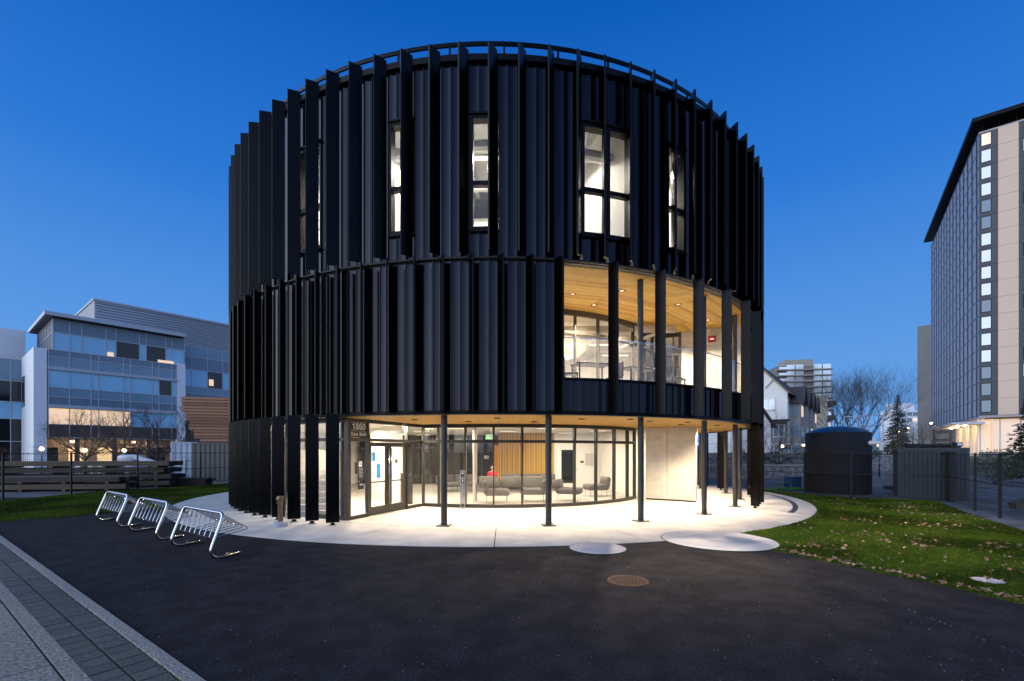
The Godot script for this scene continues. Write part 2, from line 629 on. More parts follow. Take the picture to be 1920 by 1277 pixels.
func panel_mesh(h: float) -> ArrayMesh:
	var st := mb()
	var w := 2.0 * 11.05 * tan(deg_to_rad(0.625))
	var pts := []
	for i in 7:
		var x := lerpf(-w / 2 + 0.003, w / 2 - 0.018, i / 6.0)
		var u := (i - 3) / 3.0
		pts.append(Vector2(x, 0.016 + 0.014 * u * u))
	pts.append(Vector2(w / 2 - 0.0175, 0.062))
	pts.append(Vector2(w / 2 - 0.004, 0.062))
	pts.append(Vector2(w / 2 - 0.004, 0.0))
	for i in pts.size() - 1:
		var a: Vector2 = pts[i]
		var b: Vector2 = pts[i + 1]
		var n := Vector3(-(b.y - a.y), 0, b.x - a.x)
		quad(st, Vector3(a.x, 0, a.y), Vector3(b.x, 0, b.y), Vector3(b.x, h, b.y), Vector3(a.x, h, a.y), n)
	quad(st, Vector3(-w / 2, h, 0), Vector3(w / 2 - 0.004, h, 0), Vector3(w / 2 - 0.004, h, 0.028), Vector3(-w / 2, h, 0.028), Vector3.UP)
	quad(st, Vector3(-w / 2, 0, 0), Vector3(w / 2 - 0.004, 0, 0), Vector3(w / 2 - 0.004, 0, 0.028), Vector3(-w / 2, 0, 0.028), Vector3.DOWN)
	return done(st)

func put_panel(mesh: ArrayMesh, a: float, y: float) -> void:
	var m: StandardMaterial3D = [M.panel, M.panel, M.panel2, M.panel3][rng.randi_range(0, 3)]
	var o := part("cladding_panel", mesh, m, bld)
	o.position = P(11.05, a, y)
	o.rotation.y = deg_to_rad(a + rng.randf_range(-0.7, 0.7))

func put_fin(mesh: ArrayMesh, idx: float, rot: float, y: float, half := 0.17) -> Node3D:
	var a := deg_to_rad(idx * STEP)
	var th := -a + deg_to_rad(rot)
	var dir := Vector3(sin(th), 0, -cos(th))
	var o := part("fin", mesh, M.fin, bld)
	o.position = P(11.43, idx * STEP, y) + dir * half
	o.rotation.y = atan2(-dir.z, dir.x)
	return o

func fin_mesh(h: float, l := 0.17, t := 0.028) -> ArrayMesh:
	var st := mb()
	var ring := [Vector2(-l, -t + 0.006), Vector2(-l + 0.006, -t), Vector2(l, -t), Vector2(l, t), Vector2(-l + 0.006, t), Vector2(-l, t - 0.006)]
	for i in 6:
		var a: Vector2 = ring[i]
		var b: Vector2 = ring[(i + 1) % 6]
		quad(st, Vector3(a.x, 0, a.y), Vector3(b.x, 0, b.y), Vector3(b.x, h, b.y), Vector3(a.x, h, a.y), Vector3(a.x + b.x, 0, a.y + b.y) + Vector3(b.y - a.y, 0, a.x - b.x).normalized() * 0.001)
	for y in [0.0, h]:
		var n := Vector3.UP if y > 0 else Vector3.DOWN
		for i in range(1, 5):
			tri(st, Vector3(ring[0].x, y, ring[0].y), Vector3(ring[i].x, y, ring[i].y), Vector3(ring[i + 1].x, y, ring[i + 1].y), n)
	return done(st)

func in_window(a: float) -> bool:
	for w in WINDOWS:
		if a > w[0] and a < w[1]: return true
	return false

func building() -> void:
	bld = thing("academic_building", "round three-storey building clad in black metal fins, lit from inside", "building", Vector3(CX, 0, -CZ))
	var st: SurfaceTool
	# --- shells behind the cladding
	st = mb()
	var cuts := [-180.0]
	for w in WINDOWS:
		if w[0] > cuts[-1] + 0.01: arc(st, 10.75, 11.02, cuts[-1], w[0], 6.97, 11.9)
		arc(st, 10.75, 11.02, w[0], w[1], 6.97, 7.62)
		arc(st, 10.75, 11.02, w[0], w[1], 10.56, 11.9)
		cuts.append(w[1])
	arc(st, 10.75, 11.02, cuts[-1], 180.0, 6.97, 11.9)
	ob("upper_wall", st, M.black, bld)
	st = mb()
	arc(st, 10.75, 11.02, -180, 10.0, 3.03, 6.86)
	arc(st, 10.75, 11.02, 62.0, 180, 3.03, 6.86)
	arc(st, 10.90, 11.02, 10.0, 62.0, 3.03, 3.84)
	ob("lower_wall", st, M.black, bld)
	st = mb()
	arc(st, 10.84, 11.16, 10.0, 62.0, 3.841, 3.89)
	ob("parapet_cap", st, M.black, bld)
	# --- rings, slabs, roof
	for r in [[10.86, 11.13, 2.93, 3.03, "soffit_edge"], [10.9, 11.09, 6.86, 6.965, "ledge"], [10.8, 11.17, 11.9, 12.06, "coping"], [10.86, 11.16, 6.885, 6.92, "ledge"]]:
		st = mb()
		arc(st, r[0], r[1], -180, 180, r[2], r[3], 1.875)
		ob(r[4], st, M.dark if r[4] == "ledge" else M.black, bld)
	st = mb()
	disc(st, 10.74, 3.06, 3.5)
	ob("floor_slab", st, M.ceilgrey, bld)
	st = mb()
	disc(st, 10.74, 6.9, 7.3)
	ob("floor_slab", st, M.white, bld)
	st = mb()
	disc(st, 10.74, 11.55, 11.92)
	ob("roof", st, M.ceilgrey, bld)
	st = mb()
	arc(st, 10.82, 10.87, -180, 180, 12.53, 12.63, 1.875)
	ob("roof_rail", st, M.fin, bld)
	for k in 24:
		st = mb()
		box(st, P(10.845, -90 + 7.5 * k + 2, 12.29), Vector3(0.05, 0.47, 0.05), Basis(Vector3.UP, deg_to_rad(-90 + 7.5 * k)))
		ob("rail_post", st, M.fin, bld)
	# --- cladding panels
	var full := panel_mesh(4.93)
	var above := panel_mesh(1.34)
	var below := panel_mesh(0.65)
	var low := panel_mesh(3.82)
	var par := panel_mesh(0.80)
	for k in range(-64, 64):
		var a := (k + 0.5) * 1.25
		if in_window(a):
			put_panel(above, a, 10.56)
			put_panel(below, a, 6.97)
		else:
			put_panel(full, a, 6.97)
		if a < 10.0 or a > 62.0:
			put_panel(low, a, 3.03)
		else:
			put_panel(par, a, 3.03)
	# --- fins
	var f_up := fin_mesh(5.17)
	var f_low := fin_mesh(3.90, 0.145, 0.024)
	var f_gr := fin_mesh(2.90)
	for i in range(-26, 27):
		var rot := 33.0 - minf(i, 0) * 0.6 if i < 4 else 27.0
		put_fin(f_up, i, rot, 6.97)
	for i in range(-26, 26):
		var x := i + 0.5
		if x > 3.0 and x < 16.0 and i % 2 != 0: continue
		var rot := -28.0 if x < 1.0 else minf(-32.0 + (x - 1.0) * 1.5, -14.0)
		put_fin(f_low, x, rot, 3.0, 0.145)
	var foot := mb()
	box(foot, Vector3(0, -0.045, 0), Vector3(0.10, 0.07, 0.03))
	box(foot, Vector3(0, -0.072, 0), Vector3(0.18, 0.02, 0.10))
	var foot_m := done(foot)
	for i in range(-26, -5):
		part("foot", foot_m, M.black, put_fin(f_gr, i, 44.0, 0.085))
	for i in [14, 16, 20, 25, 27, 31]:
		part("foot", foot_m, M.black, put_fin(f_gr, i, 35.0, 0.085))
	# small tan clips under the fins above the terrace
	for i in range(3, 10):
		st = mb()
		box(st, P(11.2, i * STEP + 0.9, 6.99), Vector3(0.09, 0.13, 0.02), Basis(Vector3.UP, deg_to_rad(i * STEP + 20)) * Basis(Vector3.BACK, 0.2))
		ob("fin_bracket", st, M.brass, bld)
	windows()
	columns_and_soffits()
	terrace()
	storefront()
	upper_room()

func pane(st: SurfaceTool, r: float, a0: float, a1: float, y0: float, y1: float) -> void:
	quad(st, P(r, a0, y0), P(r, a1, y0), P(r, a1, y1), P(r, a0, y1), P(1, (a0 + a1) / 2))

func windows() -> void:
	for w in WINDOWS:
		var g := group_part("window", bld)
		var st := mb()
		var a0: float = w[0] + 0.03
		var a1: float = w[1] - 0.03
		arc(st, 10.90, 11.11, a0, a0 + 0.34, 7.62, 10.56)
		arc(st, 10.90, 11.11, a1 - 0.34, a1, 7.62, 10.56)
		arc(st, 10.90, 11.11, a0 + 0.34, a1 - 0.34, 7.62, 7.71)
		arc(st, 10.90, 11.11, a0 + 0.34, a1 - 0.34, 10.46, 10.56)
		arc(st, 10.93, 11.07, a0 + 0.34, a1 - 0.34, 8.78, 8.90)
		arc(st, 10.97, 11.15, a0 - 0.1, a1 + 0.1, 7.57, 7.62)
		arc(st, 10.97, 11.15, a0 - 0.1, a1 + 0.1, 10.56, 10.61)
		ob("frame", st, M.black, g)
		for y in [[7.71, 8.78], [8.90, 10.46]]:
			st = mb()
			pane(st, 10.97, a0 + 0.34, a1 - 0.34, y[0], y[1])
			ob("pane", st, M.glass, g)

const RADIALS := [-23.2, -6.6, 8.4, 23.4, 38.4, 53.4, 68.4, 83.4, 98.4, 113.4]

func planks(r_in: float, r_out: float, a0: float, a1: float, y: float, wide: float, apart: bool) -> void:
	# boards laid across one sector of a ceiling
	var mid := (a0 + a1) / 2
	var g := group_part("ceiling_bay" if apart else "soffit_bay", bld, Vector3.ZERO, deg_to_rad(mid))
	var half := tan(deg_to_rad((a1 - a0) / 2))
	var n := int(ceil((r_out - r_in * cos(deg_to_rad((a1 - a0) / 2))) / wide))
	var all := mb()
	for i in n:
		var z1 := r_out - wide * i
		var z0 := z1 - wide + 0.009
		var poly := PackedVector2Array([Vector2(-z0 * half + 0.01, z0), Vector2(z0 * half - 0.01, z0), Vector2(z1 * half - 0.01, z1), Vector2(-z1 * half + 0.01, z1)])
		var clip := PackedVector2Array()
		for k in 13:
			var p := P(r_out, lerpf(-20, 20, k / 12.0))
			clip.append(Vector2(p.x, p.z))
		for k in 13:
			var p := P(r_in, lerpf(20, -20, k / 12.0))
			clip.append(Vector2(p.x, p.z))
		for got in Geometry2D.intersect_polygons(poly, clip):
			if got.size() < 3: continue
			if apart:
				var st := mb()
				prism(st, got, y, y + 0.02)
				ob("plank", st, M["board%d" % rng.randi_range(0, 3)], g)
			else:
				prism(all, got, y, y + 0.02)
	if not apart:
		ob("boards", all, M.soffit, g).set_meta("kind", "stuff")
	var bk := mb()
	arc(bk, r_in, r_out, a0 - mid, a1 - mid, y + 0.024, y + 0.04)
	ob("backing", bk, M.dark, g)

func columns_and_soffits() -> void:
	var st := mb(true)
	lathe(st, [[0.085, 0.0], [0.085, 2.94]], 24)
	var gm := done(st)
	st = mb()
	box(st, Vector3(0, 0.02, 0), Vector3(0.36, 0.016, 0.36))
	for sx in [-1, 1]:
		for sz in [-1, 1]:
			box(st, Vector3(sx * 0.14, 0.036, sz * 0.14), Vector3(0.03, 0.02, 0.03))
	var pm := done(st)
	for k in 8:
		var a := -6.6 + 15.0 * k
		var c := part("column", gm, M.frame, bld)
		c.position = P(10.64, a)
		c.rotation.y = deg_to_rad(a)
		part("base_plate", pm, M.frame, c)
	st = mb(true)
	lathe(st, [[0.085, 0.0], [0.085, 3.35]], 24)
	var um := done(st)
	for a in [23.4, 38.4, 53.4]:
		var c := part("column", um, M.frame, bld)
		c.position = P(10.62, a, 3.5)
	for i in RADIALS.size() - 1:
		planks(6.75, 10.86, RADIALS[i], RADIALS[i + 1], 2.945, 0.14, false)
	for i in range(2, 6):
		planks(7.3, 10.9, RADIALS[i], minf(RADIALS[i + 1], 62.0), 6.845, 0.13, true)
	# recessed lamps: under the ground-floor soffit and in the terrace ceiling
	for i in range(1, 9):
		downlight(bld, P(8.1 if i < 3 or i > 5 else 10.0, RADIALS[i] + 0.8, 2.938), 11.0)
		downlight(bld, P(9.6 if i < 4 or i > 5 else 9.2, RADIALS[i] + 7.5, 2.938), 11.0 if i < 4 or i > 5 else 23.0)
	downlight(bld, P(9.2, -14.9, 2.938), 10.0)
	for i in range(3, 6):
		downlight(bld, P(8.2, RADIALS[i] + 0.35, 6.838), 85.0 if i < 5 else 20.0)
		downlight(bld, P(9.7, RADIALS[i] + 0.35, 6.838), 85.0 if i < 5 else 20.0)
	downlight(bld, P(8.9, 16.0, 6.838), 85.0)

func terrace() -> void:
	var st: SurfaceTool
	# side walls of the recess
	st = mb()
	arc(st, 7.3, 10.75, 8.2, 8.9, 3.5, 6.84)
	ob("side_wall", st, M.white, bld)
	var g := group_part("glass_wall", bld)
	var an := [9.0, 14.5, 21.85, 29.3, 36.8, 44.3, 51.8, 59.0]
	st = mb()
	for y in [[6.66, 6.84], [6.02, 6.12], [3.5, 3.62]]:
		st = mb()
		arc(st, 7.34, 7.46, 8.9, 60.0, y[0], y[1])
		ob("rail", st, M.frame, g)
	st = mb()
	arc(st, 7.46, 10.88, 8.9, 61.9, 3.5, 3.53)
	ob("terrace_floor", st, M.pad, bld)
	for i in an.size():
		st = mb()
		var b := Basis(Vector3.UP, deg_to_rad(an[i]))
		box(st, P(7.4, an[i], 4.82), Vector3(0.06, 2.4, 0.12), b)
		box(st, P(7.4, an[i], 6.39), Vector3(0.06, 0.54, 0.12), b)
		ob("mullion", st, M.frame, g)
		if i < an.size() - 1:
			for y in [[3.62, 6.02], [6.12, 6.66]]:
				st = mb()
				pane(st, 7.4, an[i] + 0.25, an[i + 1] - 0.25, y[0], y[1])
				ob("pane", st, M.glass, g)
	# radial end wall: glazed door, then pale panels with a joint
	var e := group_part("end_wall", bld, Vector3.ZERO, deg_to_rad(62.0))   # local z runs outwards
	st = mb()
	box(st, Vector3(0, 5.17, 7.5), Vector3(0.12, 3.34, 0.10))
	box(st, Vector3(0, 5.17, 8.42), Vector3(0.12, 3.34, 0.10))
	box(st, Vector3(0, 6.76, 7.96), Vector3(0.12, 0.16, 0.82))
	box(st, Vector3(0, 5.95, 7.96), Vector3(0.10, 0.10, 0.82))
	box(st, Vector3(0, 5.17, 8.16), Vector3(0.09, 3.3, 0.05))
	ob("door_frame", st, M.frame, e)
	st = mb()
	quad(st, Vector3(0, 3.52, 7.55), Vector3(0, 3.52, 8.37), Vector3(0, 6.7, 8.37), Vector3(0, 6.7, 7.55), Vector3.LEFT)
	ob("pane", st, M.glass, e)
	for p in [[8.48, 9.55, 3.5, 6.18], [9.56, 10.74, 3.5, 6.18], [8.48, 9.55, 6.195, 6.82], [9.56, 10.74, 6.195, 6.82]]:
		st = mb()
		box(st, Vector3(0.02, (p[2] + p[3]) / 2, (p[0] + p[1]) / 2), Vector3(0.10, p[3] - p[2], p[1] - p[0] - 0.008))
		ob("wall_panel", st, M.whitepanel, e)
	st = mb()
	box(st, Vector3(-0.06, 6.42, 9.63), Vector3(0.05, 0.24, 0.30))
	var al := ob("alarm_sign", st, M.red, e)
	st = mb()
	box(st, Vector3(-0.088, 6.41, 9.63), Vector3(0.01, 0.05, 0.14))
	ob("lamp", st, M.alarm, al)
	# glass guard behind the parapet
	var rail := group_part("guard_rail", bld)
	for k in 14:
		var a0 := 10.2 + 3.7 * k
		st = mb()
		pane(st, 10.92, a0 + 0.06, a0 + 3.64, 3.86, 4.97)
		ob("glass_panel", st, M.railglass, rail)
	st = mb()
	arc(st, 10.905, 10.935, 10.2, 62.0, 4.965, 4.99, 3.7)
	ob("top_edge", st, M.steel, rail)
	# room behind the glass
	st = mb()
	box(st, Vector3(2.8, 5.1, -0.6), Vector3(9.0, 3.2, 0.15))
	box(st, Vector3(-1.7, 5.1, 3.2), Vector3(0.15, 3.2, 7.4))
	ob("room_wall", st, M.white, bld)
	st = mb()
	for k in 4:
		box(st, Vector3(2.6, 6.62, 0.6 + 1.55 * k), Vector3(8.4, 0.22, 0.16))
	for k in 4:
		box(st, Vector3(-0.6 + 1.9 * k, 6.4, 3.0), Vector3(0.1, 0.1, 6.5), Basis(Vector3.UP, 0.35))
	ob("ceiling_beam", st, M.duct, bld)
	for p in [[0.6, 5.4], [2.6, 4.6], [4.4, 3.4], [1.6, 2.0], [5.4, 1.2], [-0.6, 3.4]]:
		ceiling_light(bld, Vector3(p[0], 6.45, p[1]), 1.2, 0.16, 6.0)
	st = mb(true)
	lathe(st, [[0.0, -0.42], [0.35, -0.39], [0.66, -0.28], [0.86, -0.1], [0.9, 0.0], [0.86, 0.1], [0.66, 0.28], [0.3, 0.4], [0.0, 0.42]], 40)
	var pl := thing("pendant_lamp", "big round cream pendant lamp hanging behind the terrace glass", "lamp", Vector3(CX + 2.5, 5.9, -CZ + 5.3))
	ob("shade", st, M.pendant, pl)
	st = mb()
	box(st, Vector3(0, 0.62, 0), Vector3(0.02, 0.45, 0.02))
	ob("cord", st, M.black, pl)
	omni(pl, Vector3(0, -0.55, 0), 1.2, 0.3)
	var ex := thing("exit_sign", "green lit exit sign behind the terrace glass, near the pendant lamp", "sign", Vector3(CX + 2.62, 5.55, -CZ + 1.5))
	exit_sign(ex)
	# tables and chairs on the terrace
	var tbl := bar_table("bar_table", "dark bar table on the terrace, behind the first opening from the left", Vector3(CX + 2.95, 3.5, -CZ + 9.0), 0.3)
	copy(tbl, "bar_table", "dark bar table on the terrace, behind the second opening from the left", Vector3(CX + 4.55, 3.5, -CZ + 8.2), 0.5)
	copy(tbl, "bar_table", "dark bar table on the terrace, beside the far glass door", Vector3(CX + 6.3, 3.5, -CZ + 6.3), 0.8)
	var ch := bar_chair("bar_chair", "dark bar chair at the left end of the first terrace table", Vector3(CX + 2.32, 3.5, -CZ + 9.25), 1.4)
	copy(ch, "bar_chair", "dark bar chair in the corner beside the first black terrace fin", Vector3(CX + 1.75, 3.5, -CZ + 9.5), 2.2)
	copy(ch, "bar_chair", "dark bar chair between the first and second terrace tables", Vector3(CX + 3.75, 3.5, -CZ + 8.5), -1.3)
	copy(ch, "bar_chair", "dark bar chair at the right end of the second terrace table", Vector3(CX + 5.2, 3.5, -CZ + 7.7), -1.0)
	copy(ch, "bar_chair", "dark bar chair at the terrace table beside the glass door", Vector3(CX + 5.75, 3.5, -CZ + 7.1), 1.2)

func bar_table(called: String, label: String, at: Vector3, turn: float) -> Node3D:
	var t := thing(called, label, "table", at, turn, "bar tables on the terrace")
	var st := mb()
	soft(st, Vector3(0, 1.08, 0), Vector3(1.1, 0.04, 0.6), 0.012)
	ob("table_top", st, M.black, t)
	for sx in [-1, 1]:
		for sz in [-1, 1]:
			st = mb()
			box(st, Vector3(sx * 0.5, 0.53, sz * 0.25), Vector3(0.035, 1.06, 0.035))
			ob("leg", st, M.black, t)
	st = mb()
	box(st, Vector3(0, 0.25, 0.25), Vector3(0.96, 0.03, 0.03))
	box(st, Vector3(0, 0.25, -0.25), Vector3(0.96, 0.03, 0.03))
	ob("foot_rail", st, M.black, t)
	return t

func bar_chair(called: String, label: String, at: Vector3, turn: float) -> Node3D:
	var t := thing(called, label, "chair", at, turn, "bar chairs on the terrace")
	var st := mb()
	soft(st, Vector3(0, 0.76, 0), Vector3(0.42, 0.05, 0.42), 0.02)
	ob("seat", st, M.black, t)
	st = mb()
	soft(st, Vector3(0, 1.02, -0.2), Vector3(0.40, 0.46, 0.04), 0.015)
	ob("backrest", st, M.black, t)
	for sx in [-1, 1]:
		for sz in [-1, 1]:
			st = mb()
			bar(st, Vector3(sx * 0.18, 0.74, sz * 0.18), Vector3(sx * 0.22, 0.0, sz * 0.22), 0.025, 0.025)
			ob("leg", st, M.black, t)
	st = mb()
	bar(st, Vector3(-0.2, 0.3, 0.2), Vector3(0.2, 0.3, 0.2), 0.02, 0.02)
	ob("foot_rail", st, M.black, t)
	return t

func exit_sign(ex: Node3D) -> void:
	var st := mb()
	box(st, Vector3.ZERO, Vector3(0.34, 0.22, 0.05))
	ob("housing", st, M.white, ex)
	st = mb()
	box(st, Vector3(0, 0, 0.028), Vector3(0.31, 0.19, 0.008))
	var f := ob("lit_face", st, M.exit, ex)
	st = mb()   # running figure and doorway
	box(st, Vector3(0.07, 0, 0.034), Vector3(0.09, 0.14, 0.004))
	bar(st, Vector3(-0.02, -0.02, 0.034), Vector3(0.0, 0.045, 0.034), 0.004, 0.03)
	bar(st, Vector3(-0.02, -0.02, 0.034), Vector3(-0.07, -0.06, 0.034), 0.004, 0.02)
	bar(st, Vector3(-0.015, -0.02, 0.034), Vector3(0.01, -0.07, 0.034), 0.004, 0.02)
	box(st, Vector3(0.01, 0.065, 0.034), Vector3(0.03, 0.03, 0.004))
	ob("pictogram", st, M.paper, f)

func ceiling_light(parent: Node3D, at: Vector3, l: float, w: float, e: float, col := Color(1.0, 0.93, 0.82)) -> void:
	var st := mb()
	box(st, Vector3(0, 0.045, 0), Vector3(l + 0.04, 0.07, w + 0.04))
	var h := ob("ceiling_light", st, M.duct, parent)
	h.position = at
	st = mb()
	box(st, Vector3(0, 0.004, 0), Vector3(l, 0.008, w))
	ob("diffuser", st, M.panel_light, h)
	area(parent, at + Vector3(0, -0.02, 0), Vector2(l, w), e, col)

func upper_room() -> void:
	var st := mb()
	arc(st, 6.2, 6.35, -60, 10, 7.3, 10.3)
	arc(st, 6.2, 6.35, 22, 60, 7.3, 10.3)
	ob("inner_wall", st, M.white, bld)
	st = mb()
	for a in [-40.0, -20.0, 8.0, 22.0, 40.0]:
		box(st, P(8.55, a, 9.35), Vector3(0.12, 4.1, 4.3), Basis(Vector3.UP, deg_to_rad(a)))
	ob("cross_wall", st, M.white, bld)
	for k in 13:   # steel joists under the roof deck
		st = mb()
		var a := -45.0 + 7.5 * k + 2.0
		var b := Basis(Vector3.UP, deg_to_rad(a))
		box(st, P(8.5, a, 11.40), Vector3(0.14, 0.05, 4.3), b)
		box(st, P(8.5, a, 11.02), Vector3(0.12, 0.05, 4.3), b)
		for j in 10:
			bar(st, P(6.5 + 0.42 * j, a, 11.02 if j % 2 else 11.40), P(6.92 + 0.42 * j, a, 11.40 if j % 2 else 11.02), 0.03, 0.03)
		ob("roof_joist", st, M.duct, bld)
	for r in [9.6, 7.6]:
		st = mb()
		for k in 14:
			tube(st, [P(r, -45 + 6.5 * k, 10.75), P(r, -38.5 + 6.5 * k, 10.75)], 0.17, 10)
		ob("air_duct", st, M.duct, bld)
	st = mb()
	arc(st, 6.4, 10.7, -60, 60, 11.5, 11.54)
	ob("roof_deck", st, M.white, bld)
	for k in 7:
		ceiling_light(bld, P(8.7, -39 + 13.0 * k, 10.95), 1.3, 0.18, [34.0, 34.0, 26.0, 17.0, 12.0, 26.0, 26.0][k], Color(1.0, 0.97, 0.91))

# ------------------------------------------------------------------ ground floor: glass fronts, entrance, lobby
func text_part(called: String, s: String, h: float, at: Vector3, parent: Node3D, m: Material, turn := PI / 2) -> void:
	var t := TextMesh.new()
	var f := SystemFont.new()
	f.font_names = PackedStringArray(["Droid Sans"])
	f.font_weight = 700
	t.font = f
	t.font_size = 64
	t.pixel_size = h / 46.0
	t.depth = 0.004
	t.text = s
	var o := part(called, t, m, parent)
	o.position = at
	o.rotation.y = turn

func xbox(st: SurfaceTool, x0: float, x1: float, y0: float, y1: float, z0: float, z1: float) -> void:
	box(st, Vector3((x0 + x1) / 2, (y0 + y1) / 2, (z0 + z1) / 2), Vector3(absf(x1 - x0), absf(y1 - y0), absf(z1 - z0)))

func storefront() -> void:
	var g := group_part("glass_front", bld)
	var st := mb()
	for y in [[0.013, 0.13], [2.28, 2.38], [2.82, 2.94]]:
		st = mb()
		arc(st, 6.65, 6.79, -22.8, 57.6, y[0], y[1])
		ob("rail", st, M.frame, g)
	var an := [-22.9, -17.46, -8.95, -0.5, 8.0, 16.46, 25.0, 33.4, 42.2, 50.8, 57.4]
	for i in an.size():
		var b := Basis(Vector3.UP, deg_to_rad(an[i]))
		st = mb()
		box(st, P(6.72, an[i], 1.205), Vector3(0.055, 2.15, 0.13), b)
		box(st, P(6.72, an[i], 2.60), Vector3(0.075, 0.44, 0.13), b)
		ob("mullion", st, M.frame, g)
		if i < an.size() - 1:
			for y in [[0.13, 2.28], [2.38, 2.82]]:
				st = mb()
				pane(st, 6.72, an[i] + 0.2, an[i + 1] - 0.2, y[0], y[1])
				ob("pane", st, M.glass, g)
	# entrance wall, running inwards from the corner
	var e := group_part("entrance", bld, Vector3.ZERO, deg_to_rad(-23.2))   # local z outwards, +x towards the visitor
	st = mb()
	xbox(st, -0.09, 0.06, 0.013, 2.94, 10.40, 10.52)
	xbox(st, -0.06, 0.06, 0.013, 0.12, 9.67, 10.40)
	xbox(st, -0.06, 0.06, 0.013, 0.12, 6.80, 7.66)
	xbox(st, -0.06, 0.06, 2.28, 2.38, 6.80, 10.40)
	xbox(st, -0.06, 0.06, 2.84, 2.94, 6.80, 10.40)
	xbox(st, -0.06, 0.06, 0.013, 2.28, 9.62, 9.67)
	xbox(st, -0.06, 0.06, 0.013, 2.28, 7.66, 7.71)
	xbox(st, -0.06, 0.06, 2.38, 2.84, 9.62, 9.67)
	xbox(st, -0.06, 0.06, 2.38, 2.84, 7.66, 7.71)
	ob("frame", st, M.frame, e)
	for z in [[9.67, 10.40], [7.71, 9.62], [6.84, 7.66]]:
		st = mb()
		quad(st, Vector3(0, 2.38, z[0]), Vector3(0, 2.38, z[1]), Vector3(0, 2.84, z[1]), Vector3(0, 2.84, z[0]), Vector3.RIGHT)
		ob("pane", st, M.glass, e)
	for z in [[9.67, 10.40], [6.84, 7.66]]:
		st = mb()
		quad(st, Vector3(0, 0.12, z[0]), Vector3(0, 0.12, z[1]), Vector3(0, 2.28, z[1]), Vector3(0, 2.28, z[0]), Vector3.RIGHT)
		ob("pane", st, M.glass, e)
	for k in 2:
		var d := group_part("door", bld, Vector3.ZERO, deg_to_rad(-23.2))
		var z1 := 9.615 - 0.955 * k
		var z0 := z1 - 0.945
		st = mb()
		xbox(st, -0.035, 0.035, 0.03, 2.27, z1 - 0.12, z1)
		xbox(st, -0.035, 0.035, 0.03, 2.27, z0, z0 + 0.12)
		xbox(st, -0.035, 0.035, 2.13, 2.27, z0 + 0.12, z1 - 0.12)
		xbox(st, -0.035, 0.035, 0.03, 0.28, z0 + 0.12, z1 - 0.12)
		ob("frame", st, M.frame, d)
		st = mb()
		quad(st, Vector3(0, 0.28, z0 + 0.12), Vector3(0, 0.28, z1 - 0.12), Vector3(0, 2.13, z1 - 0.12), Vector3(0, 2.13, z0 + 0.12), Vector3.RIGHT)
		ob("pane", st, M.glass, d)
		var hz := (z0 + 0.05) if k == 0 else (z1 - 0.05)
		st = mb(true)
		tube(st, [Vector3(0.10, 0.32, hz), Vector3(0.10, 2.1, hz)], 0.017, 8)
		tube(st, [Vector3(0.0, 0.62, hz), Vector3(0.10, 0.62, hz)], 0.012, 6)
		tube(st, [Vector3(0.0, 1.82, hz), Vector3(0.10, 1.82, hz)], 0.012, 6)
		ob("handle", st, M.steel, d)
		st = mb()
		xbox(st, -0.09, -0.05, 1.0, 1.05, z0 + 0.1, z1 - 0.1)
		ob("push_bar", st, M.steel, d)
		if k == 0:
			notice(d, 9.36, 1.82, 0.17, 0.29)
			notice(d, 9.13, 1.38, 0.22, 0.46)
		else:
			st = mb(true)
			tube(st, [Vector3(0.004, 1.66, 8.24), Vector3(0.008, 1.66, 8.24)], 0.085, 20)
			ob("round_sticker", st, M.brass, d)
	# street number on the transom, small door signs below
	var n1 := boxpart("number_sign", Vector3(0.012, 2.71, 10.03), Vector3(0.014, 0.24, 0.66), M.ink, e)
	text_part("lettering", "1860", 0.19, Vector3(0.0095, 0, 0), n1, M.paper)
	var n2 := boxpart("street_name_sign", Vector3(0.012, 2.49, 10.03), Vector3(0.014, 0.18, 0.66), M.ink, e)
	text_part("lettering", "East Mall", 0.105, Vector3(0.0095, 0, 0), n2, M.paper)
	boxpart("white_stripe", Vector3(0.010, 2.587, 10.06), Vector3(0.01, 0.02, 0.50), M.paper, e)
	var s := boxpart("door_sign", Vector3(0.012, 1.42, 9.94), Vector3(0.014, 0.60, 0.24), M.ink, e)
	var mk := mb()
	box(mk, Vector3(0.009, 0.19, 0.03), Vector3(0.004, 0.16, 0.13))
	ob("white_square", mk, M.paper, s)
	mk = mb()
	for k in 7:
		box(mk, Vector3(0.009, 0.06 - 0.042 * k, 0.01), Vector3(0.004, 0.014, 0.17 - 0.012 * (k % 3)))
	ob("text_lines", mk, M.slab, s)
	mk = mb()
	for q in [Vector2(0.16, 0.02), Vector2(0.17, 0.002)]:
		bar(mk, Vector3(0.0125, q.x, -0.01 + q.y), Vector3(0.0125, q.x + 0.05, 0.05 + q.y), 0.002, 0.008)
	ob("monogram", mk, M.ink, s)
	boxpart("door_sign", Vector3(0.013, 1.50, 10.12), Vector3(0.014, 0.34, 0.13), M.ink, e)
	var p2 := boxpart("door_sign", Vector3(0.012, 0.97, 9.93), Vector3(0.014, 0.21, 0.22), M.ink, e)
	mk = mb(true)
	tube(mk, [Vector3(0.008, 0.03, 0.04), Vector3(0.011, 0.03, 0.04)], 0.03, 14)
	tube(mk, [Vector3(0.008, 0.03, -0.04), Vector3(0.011, 0.03, -0.04)], 0.03, 14)
	ob("round_symbols", mk, M.paper, p2)
	# glass behind the ground-floor fins
	var g2 := group_part("stair_glass", bld)
	st = mb()
	for y in [[0.013, 0.13], [2.28, 2.38], [2.82, 2.94]]:
		st = mb()
		arc(st, 10.38, 10.50, -47.0, -23.9, y[0], y[1])
		ob("rail", st, M.frame, g2)
